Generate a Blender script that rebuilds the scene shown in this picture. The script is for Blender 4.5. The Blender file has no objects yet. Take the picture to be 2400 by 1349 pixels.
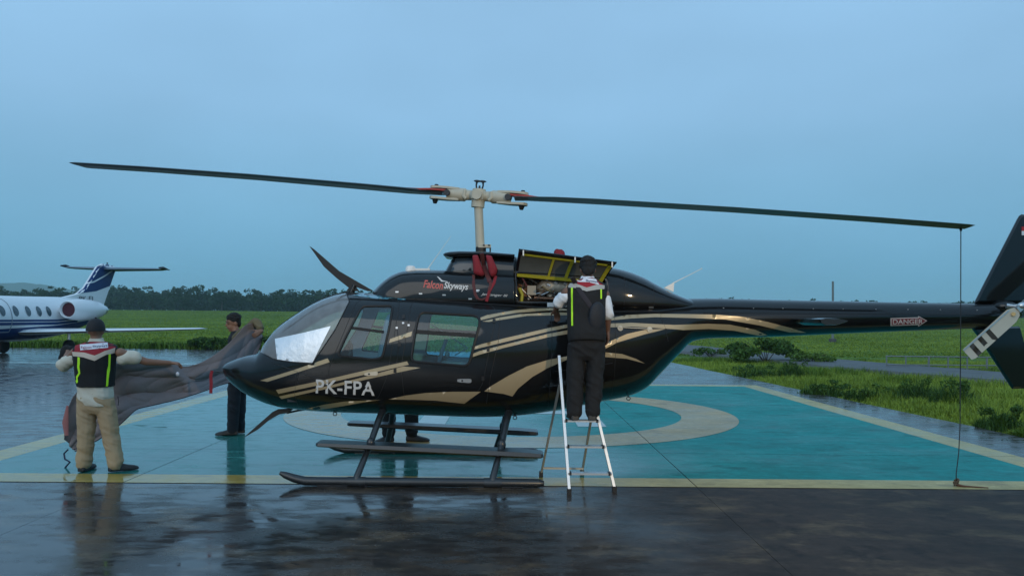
import bpy, bmesh, math, random
import numpy as np
from mathutils import Vector, Matrix
from mathutils.geometry import delaunay_2d_cdt
from mathutils.bvhtree import BVHTree

random.seed(7); rng = np.random.default_rng(7)
S = bpy.context.scene
COL = S.collection
R = math.radians

# ------------------------------------------------------------------ camera
CAM_H, FOC, HOR, ROLL = 1.72, 1880.0, 742.0, R(0.5)
cd = bpy.data.cameras.new('camera'); cam = bpy.data.objects.new('camera', cd); COL.objects.link(cam)
cam.location = (0, 0, CAM_H); cam.rotation_euler = (R(90), -ROLL, 0)
cd.sensor_width = 36; cd.lens = FOC / 2400 * 36
cd.shift_y = (HOR - 674.5) / 2400
cd.clip_start = 0.05; cd.clip_end = 9000
S.camera = cam

# ------------------------------------------------------------------ sky, sun, lamp, exposure
SUN_EL, SUN_AZ = R(24), R(205)          # low, behind the camera, hidden by the overcast
w = bpy.data.worlds.new('World'); S.world = w; w.use_nodes = True
nt = w.node_tree; nt.nodes.clear(); N = nt.nodes.new; L = nt.links.new
out = N('ShaderNodeOutputWorld'); bg = N('ShaderNodeBackground')
sky = N('ShaderNodeTexSky'); sky.sky_type = 'NISHITA'; sky.sun_disc = False
sky.sun_elevation = R(3); sky.sun_rotation = SUN_AZ; sky.air_density = 1.5; sky.dust_density = 2.0; sky.ozone_density = 3.0
tc = N('ShaderNodeTexCoord'); sep = N('ShaderNodeSeparateXYZ'); L(tc.outputs['Generated'], sep.inputs[0])
ramp = N('ShaderNodeValToRGB'); L(sep.outputs['Z'], ramp.inputs[0])
e = ramp.color_ramp.elements
e[0].position = 0.0; e[0].color = (0.125, 0.395, 0.60, 1)
e[1].position = 1.0; e[1].color = (0.38, 0.66, 0.96, 1)
for p, c in ((0.04, (0.145, 0.40, 0.62, 1)), (0.13, (0.225, 0.495, 0.745, 1)), (0.24, (0.305, 0.565, 0.845, 1)), (0.36, (0.33, 0.59, 0.88, 1))):
    k = e.new(p); k.color = c
mp = N('ShaderNodeMapping'); mp.inputs['Scale'].default_value = (1.6, 1.6, 4.0); L(tc.outputs['Generated'], mp.inputs[0])
no = N('ShaderNodeTexNoise'); no.inputs['Scale'].default_value = 1.7; no.inputs['Detail'].default_value = 3; no.inputs['Roughness'].default_value = .45
L(mp.outputs[0], no.inputs['Vector'])
cr = N('ShaderNodeMapRange'); cr.inputs['From Min'].default_value = .3; cr.inputs['From Max'].default_value = .7
cr.inputs['To Min'].default_value = 0.93; cr.inputs['To Max'].default_value = 1.07
L(no.outputs['Fac'], cr.inputs[0])
mul = N('ShaderNodeVectorMath'); mul.operation = 'SCALE'; L(ramp.outputs[0], mul.inputs[0]); L(cr.outputs[0], mul.inputs['Scale'])
sk2 = N('ShaderNodeVectorMath'); sk2.operation = 'SCALE'; sk2.inputs['Scale'].default_value = 0.10; L(sky.outputs[0], sk2.inputs[0])
mx = N('ShaderNodeMix'); mx.data_type = 'RGBA'; mx.inputs[0].default_value = 0.93
L(sk2.outputs[0], mx.inputs[6]); L(mul.outputs[0], mx.inputs[7])
L(mx.outputs[2], bg.inputs['Color']); bg.inputs['Strength'].default_value = 1.0; L(bg.outputs[0], out.inputs[0])

def lamp(name, kind, loc, aim, energy, color, **kw):
    ld = bpy.data.lights.new(name, kind); o = bpy.data.objects.new(name, ld); COL.objects.link(o)
    o.location = loc
    o.rotation_euler = (Vector(aim) - Vector(loc)).to_track_quat('-Z', 'Y').to_euler()
    ld.energy = energy; ld.color = color
    for k, v in kw.items(): setattr(ld, k, v)
    return o
sd = Vector((math.sin(SUN_AZ) * math.cos(SUN_EL), math.cos(SUN_AZ) * math.cos(SUN_EL), math.sin(SUN_EL)))
lamp('sun', 'SUN', sd * 50, (0, 0, 0), 0.7, (1.0, 0.95, 0.86), angle=R(45))
# the apron floodlight whose glints and hard shadow show on the helicopter's side
lamp('apron_floodlight', 'SPOT', (7.6, -7.0, 4.3), (0.2, 9.0, 1.4), 3300, (1.0, 0.74, 0.42), spot_size=R(26), spot_blend=0.8, shadow_soft_size=0.12)

v_ = S.view_settings; v_.view_transform = 'Standard'; v_.look = 'None'; v_.exposure = 0.0; v_.gamma = 1.0; v_.use_curve_mapping = False
S.cycles.use_denoising = True
try: S.cycles.denoiser = 'OPENIMAGEDENOISE'
except Exception: pass
S.cycles.max_bounces = 8; S.cycles.transparent_max_bounces = 24; S.cycles.volume_bounces = 1
S.cycles.caustics_reflective = False; S.cycles.caustics_refractive = False

# ------------------------------------------------------------------ helpers
def P(u, v, Y):                                   # the point at depth Y (metres from the camera) seen at pixel (u, v)
    du, dv = u - 1200, v - HOR
    a = du * math.cos(ROLL) + dv * math.sin(ROLL); b = -du * math.sin(ROLL) + dv * math.cos(ROLL)
    return Vector((a / FOC * Y, Y, CAM_H - b / FOC * Y))
def G(u, v, z=0.0):                               # the point on the ground seen at pixel (u, v)
    d = P(u, v, 1.0) - Vector((0, 0, CAM_H)); t = (z - CAM_H) / d.z
    return Vector((0, 0, CAM_H)) + d * t

MATS = {}
def mat(name, col, rough=.6, metal=0., spec=.5, coat=0., coat_rough=.1, var=.12, vscale=8., bump=0., bscale=60., emit=None, hue=None, trans=0., sheen=0.):
    if name in MATS: return MATS[name]
    m = bpy.data.materials.new(name); m.use_nodes = True; t = m.node_tree; p = t.nodes['Principled BSDF']
    p.inputs['Roughness'].default_value = rough; p.inputs['Metallic'].default_value = metal
    p.inputs['Specular IOR Level'].default_value = spec
    p.inputs['Coat Weight'].default_value = coat; p.inputs['Coat Roughness'].default_value = coat_rough
    if sheen: p.inputs['Sheen Weight'].default_value = sheen
    g = t.nodes.new('ShaderNodeNewGeometry')
    n = t.nodes.new('ShaderNodeTexNoise'); n.inputs['Scale'].default_value = vscale; n.inputs['Detail'].default_value = 4
    t.links.new(g.outputs['Position'], n.inputs['Vector'])
    mr = t.nodes.new('ShaderNodeMix'); mr.data_type = 'RGBA'
    t.links.new(n.outputs['Fac'], mr.inputs[0])
    c2 = hue if hue else tuple(c * (1 + var) for c in col)
    mr.inputs[6].default_value = (*[c * (1 - var) for c in col], 1); mr.inputs[7].default_value = (*c2, 1)
    t.links.new(mr.outputs[2], p.inputs['Base Color'])
    if bump:
        n2 = t.nodes.new('ShaderNodeTexNoise'); n2.inputs['Scale'].default_value = bscale; n2.inputs['Detail'].default_value = 3
        t.links.new(g.outputs['Position'], n2.inputs['Vector'])
        b = t.nodes.new('ShaderNodeBump'); b.inputs['Strength'].default_value = bump; b.inputs['Distance'].default_value = .01
        t.links.new(n2.outputs['Fac'], b.inputs['Height']); t.links.new(b.outputs[0], p.inputs['Normal'])
    if emit: p.inputs['Emission Color'].default_value = (*emit[0], 1); p.inputs['Emission Strength'].default_value = emit[1]
    MATS[name] = m; return m

def glass(name, tint, haze=0.0, rough=.02):
    if name in MATS: return MATS[name]
    m = bpy.data.materials.new(name); m.use_nodes = True; t = m.node_tree; t.nodes.clear()
    o = t.nodes.new('ShaderNodeOutputMaterial'); tr = t.nodes.new('ShaderNodeBsdfTransparent'); tr.inputs[0].default_value = (*tint, 1)
    gl = t.nodes.new('ShaderNodeBsdfGlossy'); gl.inputs['Roughness'].default_value = rough; gl.inputs[0].default_value = (1, 1, 1, 1)
    fr = t.nodes.new('ShaderNodeFresnel'); fr.inputs[0].default_value = 1.5
    mx = t.nodes.new('ShaderNodeMixShader'); t.links.new(fr.outputs[0], mx.inputs[0])
    src = tr
    if haze:
        df = t.nodes.new('ShaderNodeBsdfDiffuse'); df.inputs[0].default_value = (.75, .78, .8, 1)
        tl = t.nodes.new('ShaderNodeBsdfTranslucent'); tl.inputs[0].default_value = (.75, .78, .8, 1)
        a = t.nodes.new('ShaderNodeMixShader'); t.links.new(df.outputs[0], a.inputs[1]); t.links.new(tl.outputs[0], a.inputs[2])
        g = t.nodes.new('ShaderNodeNewGeometry'); n = t.nodes.new('ShaderNodeTexNoise'); n.inputs['Scale'].default_value = 9
        t.links.new(g.outputs['Position'], n.inputs['Vector'])
        r = t.nodes.new('ShaderNodeMapRange'); r.inputs['To Min'].default_value = haze * .7; r.inputs['To Max'].default_value = haze * 1.3
        t.links.new(n.outputs['Fac'], r.inputs[0])
        b = t.nodes.new('ShaderNodeMixShader'); t.links.new(r.outputs[0], b.inputs[0]); t.links.new(tr.outputs[0], b.inputs[1]); t.links.new(a.outputs[0], b.inputs[2])
        src = b
    t.links.new(src.outputs[0], mx.inputs[1]); t.links.new(gl.outputs[0], mx.inputs[2]); t.links.new(mx.outputs[0], o.inputs[0])
    MATS[name] = m; return m

ORG = {}
def tag(o, label=None, cat=None, group=None, kind=None):
    if label: o['label'] = label
    if cat: o['category'] = cat
    if group: o['group'] = group
    if kind: o['kind'] = kind
    return o
def thing(name, loc, label, cat, group=None):
    o = bpy.data.objects.new(name, None); COL.objects.link(o); o.location = loc; o.empty_display_size = .2
    ORG[o.name] = Vector(loc); return tag(o, label, cat, group)
def mesh_obj(name, verts, faces, m, parent=None, smooth=True, ang=40, origin=None):
    V = np.asarray([tuple(v) for v in verts], dtype=float).reshape(-1, 3)
    if parent is not None: og = ORG[parent.name]
    elif origin is not None: og = Vector(origin)
    else: og = Vector(((V[:, 0].min() + V[:, 0].max()) / 2, (V[:, 1].min() + V[:, 1].max()) / 2, V[:, 2].min()))
    me = bpy.data.meshes.new(name); me.from_pydata((V - np.array(og)).tolist(), [], [tuple(f) for f in faces]); me.update()
    me.materials.append(m)
    if smooth:
        me.polygons.foreach_set('use_smooth', [True] * len(me.polygons))
        if ang < 180: me.set_sharp_from_angle(angle=R(ang))
    o = bpy.data.objects.new(name, me); COL.objects.link(o)
    if parent is not None: o.parent = parent
    else: o.location = og
    ORG[o.name] = og
    return o

class MB:
    def __init__(s): s.v = []; s.f = []
    def add(s, vs, fs):
        b = len(s.v); s.v += [Vector(x) for x in vs]; s.f += [tuple(i + b for i in f) for f in fs]; return s
    def rings(s, rr, cap=True, closed=True):
        n = len(rr[0]); vs = [p for r in rr for p in r]; fs = []
        for i in range(len(rr) - 1):
            for j in range(n if closed else n - 1):
                k = (j + 1) % n; fs.append((i * n + j, i * n + k, (i + 1) * n + k, (i + 1) * n + j))
        if cap: fs.append(tuple(range(n - 1, -1, -1))); fs.append(tuple((len(rr) - 1) * n + j for j in range(n)))
        return s.add(vs, fs)
    def tube(s, pts, r, n=8, cap=True, flat=1.0, up=None):
        pts = [Vector(p) for p in pts]; rs = r if isinstance(r, (list, tuple)) else [r] * len(pts); rr = []; ref = None
        for i, p in enumerate(pts):
            d = (pts[min(i + 1, len(pts) - 1)] - pts[max(i - 1, 0)]).normalized()
            if ref is None:
                ref = Vector(up) if up is not None else (Vector((0, 0, 1)) if abs(d.z) < .9 else Vector((1, 0, 0)))
            a = d.cross(ref).normalized(); b = a.cross(d).normalized()
            if up is None: ref = b
            rr.append([p + a * rs[i] * math.cos(2 * math.pi * k / n) + b * rs[i] * flat * math.sin(2 * math.pi * k / n) for k in range(n)])
        return s.rings(rr, cap)
    def beam(s, p0, p1, w, h, up=(0, 0, 1)):
        p0, p1 = Vector(p0), Vector(p1); d = (p1 - p0).normalized(); a = d.cross(Vector(up)).normalized() * w / 2; b = a.cross(d).normalized() * h / 2
        return s.rings([[p + a + b, p - a + b, p - a - b, p + a - b] for p in (p0, p1)])
    def box(s, c, sx, sy, sz, M=None):
        c = Vector(c); vs = []
        for z in (-1, 1):
            for x, y in ((-1, -1), (1, -1), (1, 1), (-1, 1)):
                q = Vector((x * sx / 2, y * sy / 2, z * sz / 2)); vs.append(c + (M @ q if M else q))
        return s.add(vs, [(3, 2, 1, 0), (4, 5, 6, 7), (0, 1, 5, 4), (1, 2, 6, 5), (2, 3, 7, 6), (3, 0, 4, 7)])
    def ell(s, c, a, b, d, nu=14, nv=9):
        c = Vector(c); a, b, d = [Vector(x) for x in (a, b, d)]; rr = []
        for i in range(nv + 1):
            t = math.pi * i / nv; st = max(math.sin(t), 1e-3)
            rr.append([c - d * math.cos(t) + (a * math.cos(2 * math.pi * k / nu) + b * math.sin(2 * math.pi * k / nu)) * st for k in range(nu)])
        return s.rings(rr)
    def ball(s, c, r, nu=12, nv=8): return s.ell(c, (r, 0, 0), (0, r, 0), (0, 0, r), nu, nv)
    def cyl(s, p0, p1, r, n=14, r1=None): return s.tube([p0, p1], [r, r if r1 is None else r1], n)
    def prism(s, poly, ext):
        ext = Vector(ext); n = len(poly); vs = [Vector(p) for p in poly] + [Vector(p) + ext for p in poly]
        return s.add(vs, [tuple(range(n - 1, -1, -1)), tuple(range(n, 2 * n))] + [(i, (i + 1) % n, n + (i + 1) % n, n + i) for i in range(n)])
    def loft(s, A, B):       # two equal loops
        return s.rings([A, B])
    def build(s, name, m, parent=None, smooth=True, ang=40, origin=None):
        o = mesh_obj(name, s.v, s.f, m, parent, smooth, ang, origin)
        bm = bmesh.new(); bm.from_mesh(o.data); bmesh.ops.recalc_face_normals(bm, faces=bm.faces); bm.to_mesh(o.data); bm.free()
        if smooth and ang < 180: o.data.set_sharp_from_angle(angle=R(ang))
        return o

def inpoly(pts, poly):
    pts = np.asarray(pts, float); x, y = pts[:, 0], pts[:, 1]; c = np.zeros(len(pts), bool); n = len(poly)
    for i in range(n):
        x0, y0 = poly[i]; x1, y1 = poly[(i + 1) % n]
        if y0 == y1: continue
        k = ((y0 > y) != (y1 > y)) & (x < (x1 - x0) * (y - y0) / (y1 - y0) + x0); c ^= k
    return c
def densify(poly, step, closed=True):
    o = []; n = len(poly)
    for i in range(n if closed else n - 1):
        a = np.array(poly[i], float); b = np.array(poly[(i + 1) % n], float); k = max(1, int(math.ceil(np.linalg.norm(b - a) / step)))
        for j in range(k): o.append(tuple(a + (b - a) * j / k))
    if not closed: o.append(tuple(poly[-1]))
    return o
def rounded(poly, r, n=4):
    o = []; m = len(poly)
    for i in range(m):
        p = np.array(poly[i], float); a = np.array(poly[i - 1], float) - p; b = np.array(poly[(i + 1) % m], float) - p
        ra = min(r, np.linalg.norm(a) * .45); rb = min(r, np.linalg.norm(b) * .45)
        A = p + a / np.linalg.norm(a) * ra; B = p + b / np.linalg.norm(b) * rb
        for k in range(n + 1):
            t = k / n; o.append(tuple((1 - t) ** 2 * A + 2 * t * (1 - t) * p + t * t * B))
    return o
def pchip(xs, ys):
    xs = np.array(xs, float); ys = np.array(ys, float); h = np.diff(xs); d = np.diff(ys) / h; m = np.zeros(len(xs)); m[0], m[-1] = d[0], d[-1]
    for i in range(1, len(xs) - 1):
        if d[i - 1] * d[i] > 0:
            w1 = 2 * h[i] + h[i - 1]; w2 = h[i] + 2 * h[i - 1]; m[i] = (w1 + w2) / (w1 / d[i - 1] + w2 / d[i])
    def f(x):
        x = min(max(x, xs[0]), xs[-1]); i = min(int(np.searchsorted(xs, x, 'right')) - 1, len(xs) - 2); t = (x - xs[i]) / h[i]
        return float((2 * t**3 - 3 * t**2 + 1) * ys[i] + (t**3 - 2 * t**2 + t) * h[i] * m[i] + (-2 * t**3 + 3 * t**2) * ys[i + 1] + (t**3 - t**2) * h[i] * m[i + 1])
    return f
def triangulate(outer, extra_polys=(), grid=None, eps=1e-6):
    """constrained Delaunay of the outer loop, inner loops and grid points: returns points, triangles, centroids"""
    pts = []; edges = []
    for pl in [outer] + list(extra_polys):
        b = len(pts); pts += [Vector(p) for p in pl]; n = len(pl); edges += [(b + i, b + (i + 1) % n) for i in range(n)]
    if grid is not None: pts += [Vector(p) for p in grid]
    vs, _, fs, _, _, _ = delaunay_2d_cdt(pts, edges, [], 0, eps)
    vs = np.array([tuple(v) for v in vs]); fs = [tuple(f) for f in fs]
    cen = np.array([vs[list(f)].mean(axis=0) for f in fs])
    return vs, fs, cen
def away(grid, polys, d):
    """drop grid points that lie too close to a constraint line"""
    g = np.asarray(grid, float); keep = np.ones(len(g), bool)
    for pl in polys:
        for i in range(len(pl)):
            a = np.array(pl[i]); b = np.array(pl[(i + 1) % len(pl)]); e = b - a; l2 = max(float(e @ e), 1e-12)
            t = np.clip(((g - a) @ e) / l2, 0, 1); keep &= np.linalg.norm(g - (a + t[:, None] * e), axis=1) > d
    return g[keep]
def bvh_of(*objs):
    V = []; F = []
    for o in objs:
        b = len(V); og = ORG[o.name]; V += [v.co + og for v in o.data.vertices]; F += [tuple(i + b for i in p.vertices) for p in o.data.polygons]
    return BVHTree.FromPolygons(V, F)
def hit(bvh, u, v):
    o = Vector((0, 0, CAM_H)); d = (P(u, v, 1.0) - o).normalized(); r = bvh.ray_cast(o, d)
    if r[0] is None: return None, None
    n = r[1] if r[1].dot(d) < 0 else -r[1]
    return r[0], n
def decal(bvh, poly, name, m, parent, off=.0025, step=7.0, mirror=None, holes=(), clip_to=None):
    """flat paint or cloth shaped by an outline and laid on the surface it hits; mirror = y of a plane for the same mark on the far side"""
    pl = densify(poly, step); A = np.array(pl); lo, hi = A.min(0), A.max(0)
    gx, gy = np.meshgrid(np.arange(lo[0] + step / 2, hi[0], step), np.arange(lo[1] + step / 2, hi[1], step)); g = np.stack([gx.ravel(), gy.ravel()], 1)
    cons = [densify(h, step) for h in holes] + ([densify(clip_to, step)] if clip_to else [])
    if len(g): g = g[inpoly(g, pl)]
    if len(g): g = away(g, [pl] + cons, step * .35)
    vs, fs, cen = triangulate(pl, cons, g, 1e-3)
    keep = inpoly(cen, pl)
    if clip_to: keep &= inpoly(cen, clip_to)
    for h in holes: keep &= ~inpoly(cen, h)
    V = []; ok = []; hits = [hit(bvh, p[0], p[1]) for p in vs]; dep = [q.y for q, n in hits if q is not None]; dep = sum(dep) / max(len(dep), 1)
    for p, (q, n) in zip(vs, hits):
        if q is None and clip_to: q, n, _, _ = bvh.find_nearest(P(p[0], p[1], dep)); n = n if n.y < 0 else -n
        ok.append(q is not None); V.append(q + n * off if q is not None else Vector((0, 0, 0)))
    F = [f for f, k in zip(fs, keep) if k and all(ok[i] for i in f)]
    used = sorted({i for f in F for i in f}); mp_ = {i: k for k, i in enumerate(used)}
    if mirror is not None: mesh_obj(name, [Vector((V[i].x, 2 * mirror - V[i].y, V[i].z)) for i in used], [tuple(mp_[i] for i in reversed(f)) for f in F], m, parent, True, 180)
    return mesh_obj(name, [V[i] for i in used], [tuple(mp_[i] for i in f) for f in F], m, parent, True, 180)
def text_shape(txt, bold=0.0, shear=0.0, spacing=1.0):
    c = bpy.data.curves.new('t', 'FONT'); c.body = txt; c.size = 1; c.offset = bold; c.shear = shear; c.space_character = spacing; c.resolution_u = 3; c.fill_mode = 'FRONT'
    o = bpy.data.objects.new('t', c); COL.objects.link(o); dg = bpy.context.evaluated_depsgraph_get(); me = bpy.data.meshes.new_from_object(o.evaluated_get(dg))
    V = np.array([v.co[:2] for v in me.vertices]); F = [tuple(p.vertices) for p in me.polygons]
    bpy.data.objects.remove(o); bpy.data.curves.remove(c); bpy.data.meshes.remove(me); return V, F
def lettering(bvh, txt, box, name, m, parent, off=.004, bold=0.0, shear=0.0, spacing=1.0, mirror=None):
    """box = pixel corners top-left, top-right, bottom-left"""
    V, F = text_shape(txt, bold, shear, spacing); lo, hi = V.min(0), V.max(0); T = (V - lo) / (hi - lo)
    tl, tr, bl = [np.array(b, float) for b in box]
    out = []
    for x, y in T:
        p = tl + (tr - tl) * x + (bl - tl) * (1 - y); q, n = hit(bvh, p[0], p[1])
        out.append(q + n * off if q is not None else None)
    F = [f for f in F if all(out[i] is not None for i in f)]
    out = [q if q is not None else Vector((0, 9, 1)) for q in out]
    return mesh_obj(name, out, F, m, parent, False)

# ------------------------------------------------------------------ ground materials
def wet(name, dry, wetc, bias, film=(.10, .30), grain=.35, stain=None, wear=0.0):
    m = bpy.data.materials.new(name); m.use_nodes = True; t = m.node_tree; p = t.nodes['Principled BSDF']; n_, l_ = t.nodes.new, t.links.new
    g = n_('ShaderNodeNewGeometry'); sp = n_('ShaderNodeSeparateXYZ'); l_(g.outputs['Position'], sp.inputs[0])
    def noise(scale, detail=4, rough=.55, sc=(1, 1, 1)):
        mp = n_('ShaderNodeMapping'); mp.inputs['Scale'].default_value = sc; l_(g.outputs['Position'], mp.inputs[0])
        x = n_('ShaderNodeTexNoise'); x.inputs['Scale'].default_value = scale; x.inputs['Detail'].default_value = detail; x.inputs['Roughness'].default_value = rough
        l_(mp.outputs[0], x.inputs['Vector']); return x.outputs['Fac']
    def mth(op, a, b=None, clamp=False):
        x = n_('ShaderNodeMath'); x.operation = op; x.use_clamp = clamp
        for i, q in enumerate((a, b)):
            if q is None: continue
            if isinstance(q, (int, float)): x.inputs[i].default_value = q
            else: l_(q, x.inputs[i])
        return x.outputs[0]
    def rng_(v, a, b, c, d, smooth=True):
        x = n_('ShaderNodeMapRange'); x.interpolation_type = 'SMOOTHSTEP' if smooth else 'LINEAR'
        for k, q in zip(('From Min', 'From Max', 'To Min', 'To Max'), (a, b, c, d)): x.inputs[k].default_value = q
        l_(v, x.inputs[0]); return x.outputs[0]
    # the apron falls away to the left of the helicopter, water stands there; the right-hand slabs have drained
    side = rng_(sp.outputs['X'], -1.6, 3.2, 1.0, 0.0)
    back = rng_(sp.outputs['Y'], 7.6, 9.2, 0.0, 1.0)
    wx = mth('MAXIMUM', mth('MULTIPLY', side, 1.0), mth('MULTIPLY', back, bias[1]))
    pool = mth('MULTIPLY', rng_(sp.outputs['Y'], 8.5, 9.0, 0.0, 1.0), rng_(sp.outputs['Y'], 10.1, 11.3, 1.0, 0.0))      # water stands in the shallow dip along the front of the pad
    pool = mth('MULTIPLY', pool, rng_(sp.outputs['X'], .6, 3.0, 1.0, 0.0))
    n1 = noise(.55, 5, .6, (1, 1.6, 1)); n2 = noise(2.6, 5, .6, (1, 2.2, 1)); n3 = noise(90, 3, .6); n4 = noise(9, 4, .6)
    a = mth('ADD', mth('MULTIPLY', wx, .75), mth('MULTIPLY', n1, .55)); a = mth('ADD', a, mth('MULTIPLY', n2, .30)); a = mth('ADD', a, bias[0]); a = mth('ADD', a, mth('MULTIPLY', pool, .26))
    W = rng_(a, .45, 1.0, 0.04, 1.0)                     # wet film
    PU = rng_(a, .92, 1.04, 0.0, 1.0)                    # standing puddle
    mix = n_('ShaderNodeMix'); mix.data_type = 'RGBA'; l_(W, mix.inputs[0]); mix.inputs[6].default_value = (*dry, 1); mix.inputs[7].default_value = (*wetc, 1)
    mv = n_('ShaderNodeMix'); mv.data_type = 'RGBA'; mv.blend_type = 'MULTIPLY'; mv.inputs[0].default_value = 1.0
    n5 = noise(.9, 6, .7)
    tone = rng_(mth('ADD', mth('ADD', mth('MULTIPLY', n4, .35), mth('MULTIPLY', n2, .35)), mth('MULTIPLY', n5, .5)), .38, .82, 1 - grain, 1 + grain * .6, False)
    basec = mix.outputs[2]
    def over(src, col, fac):
        x = n_('ShaderNodeMix'); x.data_type = 'RGBA'; l_(fac, x.inputs[0]); l_(src, x.inputs[6]); x.inputs[7].default_value = (*col, 1); return x.outputs[2]
    if stain: basec = over(basec, stain, rng_(noise(1.3, 8, .68, (1, 1.5, 1)), .50, .66, 0.0, .75)); basec = over(basec, tuple(k * .35 for k in dry), rng_(noise(2.1, 7, .7, (1.2, 1, 1)), .54, .66, 0.0, .8))
    if wear: basec = over(basec, (.075, .085, .08), rng_(noise(3.4, 10, .78, (1, 1.4, 1)), .56, .70, 0.0, wear)); basec = over(basec, tuple(k * .45 for k in dry), rng_(noise(1.1, 7, .7, (1, 2, 1)), .54, .66, 0.0, .55))
    cc = n_('ShaderNodeCombineColor'); [l_(tone, cc.inputs[i]) for i in range(3)]
    l_(basec, mv.inputs[6]); l_(cc.outputs[0], mv.inputs[7]); l_(mv.outputs[2], p.inputs['Base Color'])
    p.inputs['Roughness'].default_value = .75; p.inputs['Specular IOR Level'].default_value = .22
    p.inputs['Coat IOR'].default_value = 1.42; l_(W, p.inputs['Coat Weight'])
    rr = mth('SUBTRACT', rng_(n2, .3, .7, film[0], film[1]), mth('MULTIPLY', PU, film[0] * .85), True); l_(rr, p.inputs['Coat Roughness'])
    h = mth('ADD', mth('MULTIPLY', n3, .35), mth('MULTIPLY', n4, .5))
    b = n_('ShaderNodeBump'); b.inputs['Strength'].default_value = .25; b.inputs['Distance'].default_value = .006; l_(h, b.inputs['Height']); l_(b.outputs[0], p.inputs['Normal'])
    h2 = mth('MULTIPLY', mth('ADD', noise(14, 2, .5, (1, .45, 1)), mth('MULTIPLY', n3, .12)), mth('SUBTRACT', 1.0, PU))
    b2 = n_('ShaderNodeBump'); b2.inputs['Strength'].default_value = .09; b2.inputs['Distance'].default_value = .004; l_(h2, b2.inputs['Height']); l_(b2.outputs[0], p.inputs['Coat Normal'])
    return m
M_conc = wet('wet_concrete', (.050, .031, .022), (.026, .018, .014), (-.12, .80), (.05, .38), .85, (.13, .086, .048))
M_teal = wet('wet_teal_paint', (.002, .26, .235), (.001, .17, .145), (-.06, .22), (.05, .30), .5, None, .45)
M_line = wet('wet_yellow_paint', (.52, .40, .18), (.46, .31, .05), (-.04, .50), (.05, .30), .42, None, .5)
M_white = wet('wet_white_paint', (.5, .5, .47), (.42, .42, .38), (.0, .5), (.08, .26), .18)
M_ring = wet('wet_cream_paint', (.47, .31, .155), (.40, .25, .085), (-.04, .42), (.05, .30), .42, None, .6)
M_seal = mat('joint_sealant', (.012, .012, .013), .6, bump=.2)
M_soil = mat('field_soil', (.075, .16, .022), .95, var=.5, vscale=.12, spec=.1, hue=(.13, .215, .032))
M_road = wet('wet_road', (.12, .12, .118), (.07, .07, .07), (-.15, .25), (.2, .4), .4)

# ------------------------------------------------------------------ terrain
def rise(y): 
    t = np.clip((np.asarray(y, float) - 46) / 300, 0, 1); return 3.2 * t * t * (3 - 2 * t)
xs = np.concatenate([-np.geomspace(2600, 12, 34), np.linspace(-10, 10, 9), np.geomspace(12, 2600, 34)])
ys = np.concatenate([np.linspace(-40, 40, 17), np.geomspace(44, 4200, 60)])
XX, YY = np.meshgrid(xs, ys); ZZ = rise(YY) - .07
nx, ny = len(xs), len(ys)
V = np.stack([XX.ravel(), YY.ravel(), ZZ.ravel()], 1); F = [(j * nx + i, j * nx + i + 1, (j + 1) * nx + i + 1, (j + 1) * nx + i) for j in range(ny - 1) for i in range(nx - 1)]
tag(mesh_obj('grass_field', V, F, M_soil, origin=(0, 0, 0)), kind='structure')

# concrete apron: slabs with open joints over a dark bed
EDGE = [(8.2, 4.0), (7.62, 11.7), (6.9, 22), (6.25, 31), (5.4, 38.2)]
def edge_x(y):
    return float(np.interp(y, [p[1] for p in EDGE], [p[0] for p in EDGE]))
bed = MB(); bed.prism([(-75, -12, -.12), (9.4, -12, -.12), (8.15, 5, -.12), (7.58, 11.7, -.12), (6.2, 31, -.12), (5.35, 38.6, -.12), (-75, 39.4, -.12)], (0, 0, .117))
APRON = tag(bed.build('apron', M_conc, smooth=False, origin=(0, 0, 0)), kind='structure')
JX = [-3.94 + 5.84 * k for k in range(-12, 3)]; JY = [10.2 + 5.84 * k for k in range(-4, 5)] + [39.2]
def clip(poly, a, b, c):          # keep a*x+b*y<=c
    o = []
    for i in range(len(poly)):
        p, q = poly[i], poly[(i + 1) % len(poly)]; dp, dq = a * p[0] + b * p[1] - c, a * q[0] + b * q[1] - c
        if dp <= 0: o.append(p)
        if (dp < 0 < dq) or (dq < 0 < dp): t = dp / (dp - dq); o.append((p[0] + (q[0] - p[0]) * t, p[1] + (q[1] - p[1]) * t))
    return o
def cells():
    for i in range(len(JX) - 1):
        for j in range(len(JY) - 1): yield JX[i], JX[i + 1], JY[j], JY[j + 1]
def to_cell(poly, c, g=.0018):
    for a, b, k in ((-1, 0, -(c[0] + g)), (1, 0, c[1] - g), (0, -1, -(c[2] + g)), (0, 1, c[3] - g)):
        poly = clip(poly, a, b, k)
        if len(poly) < 3: return None
    return poly
for c in cells():
    poly = [(c[0], c[2]), (c[1], c[2]), (c[1], c[3]), (c[0], c[3])]
    if c[1] > 5: # the outer row follows the edge of the grass
        y0, y1 = c[2], c[3]; ks = [y0 + (y1 - y0) * k / 4 for k in range(5)]
        poly = [(c[0], y0)] + [(edge_x(y) if y > 4 else 8.9, y) for y in ks] + [(c[0], y1)]
        poly = [(c[0] + .003 if x == c[0] else x + random.uniform(-.03, .03), min(max(y, y0 + .003), y1 - .003)) for x, y in poly]
    else: poly = to_cell(poly, c)
    mb = MB(); mb.prism([(x, y, -.10) for x, y in poly], (0, 0, .10)); mb.build('slab', M_conc, APRON, False)

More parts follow.
